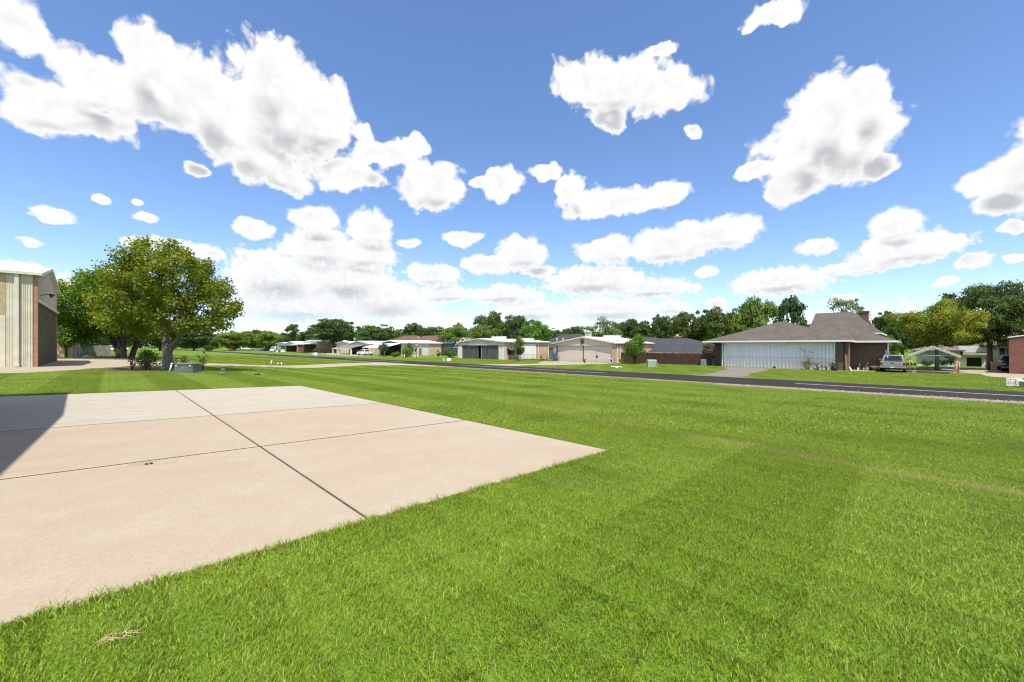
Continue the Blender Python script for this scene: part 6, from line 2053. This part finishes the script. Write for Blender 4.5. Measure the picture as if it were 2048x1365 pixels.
utility_box('weathered dark green utility box beside the front tree', 3.28, 30.4, 1.05, .8, .64, R(-40), 'greenbox')
utility_box('small grey green pedestal box right of the weathered utility box', 5.09, 30.86, .24, .22, .45, R(-40), 'greenbox')
utility_box('tall pale green transformer box in front of the cedar fence', 50.1, 24.3, 1.15, .9, .98, R(-50), 'palegreenbox')
t = thing('marker_post', 'short pale green post at the transformer box corner', 'post', (49.2, 23.2, zg(49.2, 23))); MB().box(49.1, 49.3, 23.1, 23.3, zg(49, 23), zg(49, 23) + .62).build('shaft', M['palegreenbox'], t, .03); MB().box(49.08, 49.32, 23.08, 23.32, zg(49, 23) + .62, zg(49, 23) + .70).build('cap', M['palegreenbox'], t, .02)
t = thing('air_conditioner', 'grey outdoor air conditioner at the cedar fence right end', 'air conditioner', (59.0, 20.9, -1.25))
MB().box(58.55, 59.25, 20.5, 21.2, -1.15, -.38).build('casing', M['galv'], t, .02)
MB().box(58.5, 59.3, 20.45, 21.25, -1.25, -1.15).build('pad', M['stone'], t)
mb = MB()
for k in range(9):
    mb.box(58.53, 58.55, 20.55, 21.15, -1.1 + k * .075, -1.07 + k * .075)
mb.build('grille', M['grey'], t, kind='stuff')
MB().cyl((58.9, 20.85, -.38), (58.9, 20.85, -.33), .28, 16).build('fan_guard', M['grey'], t)


def stake(label, x, y, h, lean, w=.05, name='marker_stake', head=None):
    z = zg(x, y)
    t = thing(name, label, 'stake', (x, y, z))
    top = Vector((x, y, z + h)) + RT * lean
    mb = MB(); mb.tube([(x, y, z - .05), top], [w, w * .9], 8); mb.build('shaft', M['white'], t)
    mb = MB(); mb.tube([top - Vector((0, 0, .03)), top + Vector((0, 0, .04))], [w * 1.35, w * 1.2], 8); mb.build('cap', M[head or 'white'], t)
    return t


stake('white pipe stake leaning beside the weathered utility box', 2.46, 30.9, .58, .18, .045)
stake('leaning white marker stake on the left verge', 12.9, 51.6, .55, .14, .06)
stake('left white stake under the dark-topped marker', 13.55, 51.4, .45, .10, .05, head='black')
stake('right white stake under the dark-topped marker', 13.95, 51.2, .45, -.10, .05, head='black')


def runway_sign(label, x, y, w, h):
    z = zg(x, y)
    t = thing('runway_marker', label, 'marker', (x, y, z), R(-45), 'white marker boxes along the far runway edge', True)
    MB().box(-w / 2, w / 2, -.06, .06, .12, h).build('board', M['white'], t, .02)
    for s_ in (-1, 1):
        MB().cyl((s_ * w * .35, 0, -.05), (s_ * w * .35, 0, .13), .025, 6).build('leg', M['galv'], t)
    return t


runway_sign('white marker box at the runway edge left of the dark-door hangar', 40.9, 56.1, .75, .62)
runway_sign('slim white marker right beside the wider marker box', 40.2, 56.6, .18, .55)
runway_sign('white marker board at the runway before the stone hangar', 39.3, 114.3, .9, .85)
runway_sign('slim white marker left of the marker board', 39.6, 117.6, .2, .7)
runway_sign('white marker box far off before the white van', 47.5, 181, .7, .7)
stake('pale green post among the golden bushes', 48.6, 84.0, .75, 0, .09)
# drain end in the grass
t = thing('drain_pipe', 'black drain pipe end lying in the grass hollow', 'drain', (6.1, 27.4, zg(6.1, 27.4)))
z = zg(6.1, 27.4)
MB().tube([(6.05, 27.6, z + .0), (6.1, 27.4, z + .03), (6.15, 27.1, z + .05)], [.05, .065, .065], 12).build('pipe', M['black'], t)
MB().tube([(6.145, 27.13, z + .05), (6.155, 27.07, z + .05)], [.085, .085], 12).build('collar', M['black'], t)
# skull-like white ornament by the tan hangar
t = thing('lawn_ornament', 'small white cattle skull ornament on the grass by the runway', 'ornament', (43.0, 25.3, zg(43, 25)))
z = zg(43, 25)
MB().tube([(43.0, 25.3, z + .12), (42.8, 25.15, z + .16), (42.65, 25.05, z + .10)], [.16, .14, .06], 10).build('skull', M['white'], t)
MB().tube([(43.0, 25.3, z + .2), (42.75, 25.75, z + .24), (42.7, 25.95, z + .34)], [.06, .045, .01], 8).build('horn', M['white'], t)
MB().tube([(43.0, 25.3, z + .2), (43.2, 24.85, z + .24), (43.3, 24.6, z + .12)], [.06, .045, .01], 8).build('horn', M['white'], t)

# ---- patio pieces by the tan hangar
t = thing('garden_table', 'rust red garden table beside the tan hangar', 'table', (55.4, 45.4, -1.25))
MB().box(54.7, 56.0, 44.8, 46.2, -.56, -.50).build('table_top', M['rust'], t)
for x in (54.8, 55.9):
    for y in (44.9, 46.1):
        MB().cyl((x, y, -1.25), (x, y, -.56), .03, 6).build('leg', M['iron'], t)


def garden_chair(label, x, y, rz, mat='iron', s_=1.0):
    z = zg(x, y)
    t = thing('garden_chair', label, 'chair', (x, y, z), rz, None, True)
    MB().box(-.25 * s_, .25 * s_, -.25 * s_, .25 * s_, .40 * s_, .45 * s_).build('seat', M[mat], t)
    MB().extrude([(-.25 * s_, -.25 * s_, .45 * s_), (-.25 * s_, .25 * s_, .45 * s_), (-.36 * s_, .23 * s_, .98 * s_), (-.36 * s_, -.23 * s_, .98 * s_)], (-.03, 0, 0)).build('backrest', M[mat], t)
    for a in (-.22, .22):
        for b in (-.22, .22):
            MB().cyl((a * s_, b * s_, 0), (a * s_, b * s_, .41 * s_), .02, 6).build('leg', M[mat], t)
        MB().tube([(-.28 * s_, a * s_ * 1.1, .66 * s_), (.2 * s_, a * s_ * 1.1, .66 * s_), (.22 * s_, a * s_ * 1.1, .42 * s_)], .018, 6).build('armrest', M[mat], t)
    return t


garden_chair('dark iron garden chair right of the rust red table', 55.0, 43.9, R(120))
garden_chair('dark iron garden chair left of the rust red table', 54.6, 46.9, R(-60))
garden_chair('grey plastic chair in front of the weathered fence', -2.75, 79.0, R(-70), 'galv', 1.25)
t = thing('kayak', 'blue kayak standing upright at the tan hangar corner', 'kayak', (57.8, 46.8, -1.25))
MB().tube([(57.75, 46.75, -1.2), (57.72, 46.75, -.6), (57.75, 46.75, .2), (57.82, 46.75, .75)], [.05, .27, .27, .04], 10).build('hull', M['blue'], t)
MB().tube([(57.50, 46.75, -.35), (57.47, 46.75, -.1), (57.50, 46.75, .15)], [.02, .12, .02], 8).build('cockpit', M['black'], t)
t = thing('lantern_pole', 'tall thin iron pole with a hanging lantern before the tan hangar', 'pole', (53.7, 35.0, -1.25))
MB().cyl((53.7, 35, -1.25), (53.7, 35, .85), .022, 8).build('pole', M['iron'], t)
for s_ in (-1, 1):
    MB().tube([Vector((53.7, 35, .8)), Vector((53.7, 35, 1.0)) + RT * s_ * .2, Vector((53.7, 35, .9)) + RT * s_ * .42, Vector((53.7, 35, .55)) + RT * s_ * .45], .016, 6).build('hook', M['iron'], t)
mb = MB(); mb.tube([(53.66, 34.96, -.32), (53.66, 34.96, -.02), (53.66, 34.96, .12)], [.16, .16, .02], 8); mb.build('lantern', M['black'], t)
t = thing('pedestal_table', 'small dark pedestal birdbath before the tan hangar door', 'birdbath', (54.6, 37.9, -1.25))
MB().tube([(54.6, 37.9, -1.25), (54.6, 37.9, -1.15), (54.6, 37.9, -.75)], [.22, .09, .08], 10).build('stem', M['iron'], t)
MB().tube([(54.6, 37.9, -.75), (54.6, 37.9, -.66)], [.1, .38], 14).build('bowl', M['iron'], t)
t = thing('hose_reel', 'white hose reel with dark hose at the tan hangar pier', 'hose reel', (57.6, 34.7, -1.25))
MB().tube([(57.55, 34.75 + .24 * math.cos(a), -.85 + .33 * math.sin(a)) for a in np.linspace(0, 2 * math.pi, 21)], .045, 8).build('rim', M['white'], t)
MB().cyl((57.5, 34.75, -.85), (57.7, 34.75, -.85), .20, 14).build('hose', M['black'], t)
MB().box(57.6, 57.9, 34.5, 35.0, -1.25, -1.15).build('stand', M['grey'], t)
t = thing('feeder_post', 'leaning brown post with a wooden feeder by the stucco hangar', 'post', (50.8, 82.4, -1.25))
MB().tube([(50.8, 82.4, -1.3), (50.8, 82.4, 1.2)], [.08, .07], 8).build('post', M['wood'], t)
mb = MB(); mb.extrude([(50.5, 82.1, 1.2), (50.5, 82.9, 1.2), (50.5, 82.9, 1.6), (50.5, 82.5, 1.95), (50.5, 82.1, 1.6)], (.6, 0, 0)); mb.build('feeder_box', M['wood'], t)
t = thing('meter_box', 'pale cabinet at the foot of the stucco hangar', 'cabinet', (53.0, 86.6, -1.25)); MB().box(52.7, 53.4, 85.8, 87.3, -1.25, -.25).build('cabinet', M['greige'], t, .03); MB().box(52.65, 53.45, 85.75, 87.35, -.25, -.20).build('lid', M['greige'], t)

# ---- clutter by the wide white door
t = thing('planter', 'pale urn planter with leafy plant before the white door', 'planter', (57.6, 8.9, -1.25))
MB().tube([(57.6, 8.9, -1.25), (57.6, 8.9, -1.15), (57.6, 8.9, -1.0), (57.6, 8.9, -.72), (57.6, 8.9, -.68)], [.20, .14, .26, .42, .44], 14).build('urn', M['stone'], t)
rg = np.random.default_rng(61)
link(leaf_mesh('foliage', rg.normal(0, 1, (420, 3)) * np.array([.26, .26, .14]) + np.array([0, 0, .78]), .10, rg), 'foliage', t, (M['l_gold'],))
t = thing('sapling', 'bare thin sapling with a few yellow leaves before the white door', 'sapling', (57.9, 8.75, -1.25))
C = []
for (dy, h) in ((.75, 2.55), (.35, 2.15), (-.1, 2.2), (-.75, 2.65), (-.35, 2.0), (.55, 2.35)):
    MB().tube([(57.9, 8.75, -1.25), (57.9, 8.75 + dy * .15, -.1), (57.9, 8.75 + dy, -1.25 + h)], [.03, .02, .008], 5).build('branch', M['bark'], t)
    C += [(rg.normal(0, .10), dy + rg.normal(0, .11), h + rg.normal(0, .06)) for _ in range(9)]
link(leaf_mesh('foliage', np.array(C), .15, rg), 'foliage', t, (M['l_gold'],))
t = thing('potted_plant', 'reddish spiky plant in a terracotta pot beside the urn', 'plant', (57.7, 8.0, -1.25))
MB().tube([(57.7, 8.0, -1.25), (57.7, 8.0, -.92)], [.17, .25], 12).build('pot', M['terracotta'], t)
for k in range(16):
    a = k * .9
    MB().tube([(57.7, 8.0, -.92), (57.7 + .12 * math.cos(a), 8.0 + .15 * math.sin(a), -.55), (57.7 + .3 * math.cos(a), 8.0 + .38 * math.sin(a), -.25 - .02 * k)], [.018, .014, .004], 5).build('leaf', M['l_redpink'] if k % 3 else M['l_shrub'], t)
t = thing('garden_bench', 'low dark brown wooden bench before the white door', 'bench', (57.6, 7.4, -1.25))
for k in range(4):
    MB().box(57.35 + k * .11, 57.44 + k * .11, 6.95, 7.95, -.92, -.87).build('slat', M['wood'] if k % 2 else M['rust'], t)
for y in (7.05, 7.8):
    MB().box(57.38, 57.75, y, y + .08, -1.25, -.92).build('leg', M['iron'], t)
for y in (7.2, 7.45):
    o = thing('terracotta_pot', 'small terracotta pot on the brown bench, %s one' % ('left' if y > 7.3 else 'right'), 'pot', (57.55, y, -.87))
    MB().tube([(57.55, y, -.87), (57.55, y, -.70), (57.55, y, -.69)], [.07, .10, .11], 10).build('body', M['terracotta'], o)
    MB().tube([(57.55, y, -.72), (57.55, y, -.68)], [.118, .118], 10).build('rim', M['terracotta'], o)
t = thing('barrel_planter', 'dark barrel planter with a bushy plant at the white door right end', 'planter', (57.5, 6.35, -1.25))
MB().tube([(57.5, 6.35, -1.25), (57.5, 6.35, -1.0), (57.5, 6.35, -.72)], [.27, .33, .29], 14).build('barrel', M['iron'], t)
link(leaf_mesh('foliage', rg.normal(0, 1, (420, 3)) * np.array([.26, .26, .16]) + np.array([0, 0, .70]), .10, rg), 'foliage', t, (M['l_oak'],))
t = thing('bucket', 'black bucket standing before the white hangar door', 'bucket', (57.9, 12.2, -1.25))
MB().tube([(57.9, 12.2, -1.25), (57.9, 12.2, -.98)], [.12, .16], 12).build('body', M['black'], t); MB().tube([(57.9, 12.2 + .15 * math.cos(a), -.97 + .12 * math.sin(a)) for a in np.linspace(0, math.pi, 9)], .008, 5).build('handle', M['galv'], t)
for (lab, x0, y0, x1, y1, h, w_, mt) in (
        ('long wooden plank leaning on the brick pier', 58.35, 5.42, 58.52, 5.58, 2.0, .06, 'wood'),
        ('short pale board leaning at the brick pier foot', 58.3, 5.0, 58.6, 5.35, .75, .06, 'tan')):
    t = thing('leaning_plank', lab, 'plank', (x0, y0, -1.25))
    MB().extrude([(x0, y0, -1.25), (x0, y0 - .14, -1.25), (x1, y1 - .14, -1.25 + h), (x1, y1, -1.25 + h)], (.03, 0, 0)).build('board', M[mt], t)
    MB().box(x0 - .02, x0 + .08, y0 - .16, y0 + .02, -1.25, -1.21).build('foot_block', M[mt], t)
for (lab, y0, y1, h, mt) in (('shovel leaning on the dark brick recess wall', 4.55, 4.4, 1.05, 'galv'), ('tan handled rake leaning on the dark brick recess wall', 4.05, 3.6, 1.2, 'wood')):
    t = thing('garden_tool', lab, 'tool', (60.6, y0, -1.25))
    MB().cyl((60.6, y0, -1.2), (61.3, y1, -1.2 + h), .02, 6).build('handle', M['wood'], t)
    MB().extrude([(60.55, y0 - .1, -1.22), (60.55, y0 + .1, -1.22), (60.68, y0 + .09, -.95), (60.68, y0 - .09, -.95)], (.02, 0, 0)).build('blade', M[mt], t)
t = thing('wheelbarrow', 'small wheelbarrow parked at the recess wall', 'wheelbarrow', (60.5, 3.0, -1.25))
mb = MB(); mb.add([(60.2, 2.7, -.95), (60.8, 2.7, -.95), (60.8, 3.3, -.95), (60.2, 3.3, -.95), (60.05, 2.5, -.72), (60.95, 2.5, -.72), (60.95, 3.5, -.72), (60.05, 3.5, -.72)], [(3, 2, 1, 0), (0, 1, 5, 4), (1, 2, 6, 5), (2, 3, 7, 6), (3, 0, 4, 7), (4, 5, 6, 7)]); mb.build('tray', M['stone'], t)
MB().cyl((60.5, 3.45, -1.08), (60.58, 3.45, -1.08), .17, 14).build('wheel', M['tyre'], t)
for x in (60.25, 60.75):
    MB().tube([(x, 3.4, -1.05), (x, 2.5, -.95), (x, 1.95, -.75)], .02, 6).build('handle', M['wood'], t)
    MB().cyl((x, 2.6, -1.25), (x, 2.65, -.95), .02, 6).build('leg', M['iron'], t)
t = thing('concrete_block', 'pale concrete block left of the wheelbarrow', 'block', (60.4, 3.75, -1.25)); MB().box(60.25, 60.55, 3.62, 3.88, -1.25, -.85).build('block', M['stone'], t, .02); MB().box(60.22, 60.58, 3.6, 3.9, -.85, -.82).build('cap', M['stone'], t)
t = thing('waste_bin', 'dark green wheeled bin beside the silver pickup', 'bin', (66.5, 2.9, -1.25))
mb = MB(); frustum(mb, -.3, .3, .3, .08, -.36, .36, .36, 1.0)
for q in range(len(mb.v)):
    mb.v[q] = (mb.v[q][0] + 66.5, mb.v[q][1] + 2.9, mb.v[q][2] - 1.25)
mb.build('body', M['greenbox'], t, .03); MB().box(66.1, 66.9, 2.5, 3.3, -.25, -.19).build('lid', M['greenbox'], t, .02)
t = thing('brick_pillar', 'low red brick pillar with pale base by the parked cars', 'pillar', (66.8, -6.0, -1.25))
MB().box(66.55, 67.05, -6.2, -5.8, -1.05, -.25).build('shaft', M['redbrick'], t); MB().box(66.5, 67.1, -6.25, -5.75, -1.25, -1.05).build('base', M['stone'], t); MB().box(66.5, 67.1, -6.25, -5.75, -.25, -.18).build('cap', M['redbrick'], t)
t = thing('rock', 'white rock beside the left driveway edge', 'rock', (-2.0, 72.8, zg(-2, 73)))
V = ico_v * np.array([.55, .4, .28]); V[:, 2] += .1
link(np_mesh('stone', V, ico_f), 'stone', t, (M['white'],))
V = ico_v * np.array([.2, .16, .12]) + np.array([.5, -.2, .04]); link(np_mesh('chip', V, ico_f), 'chip', t, (M['white'],))
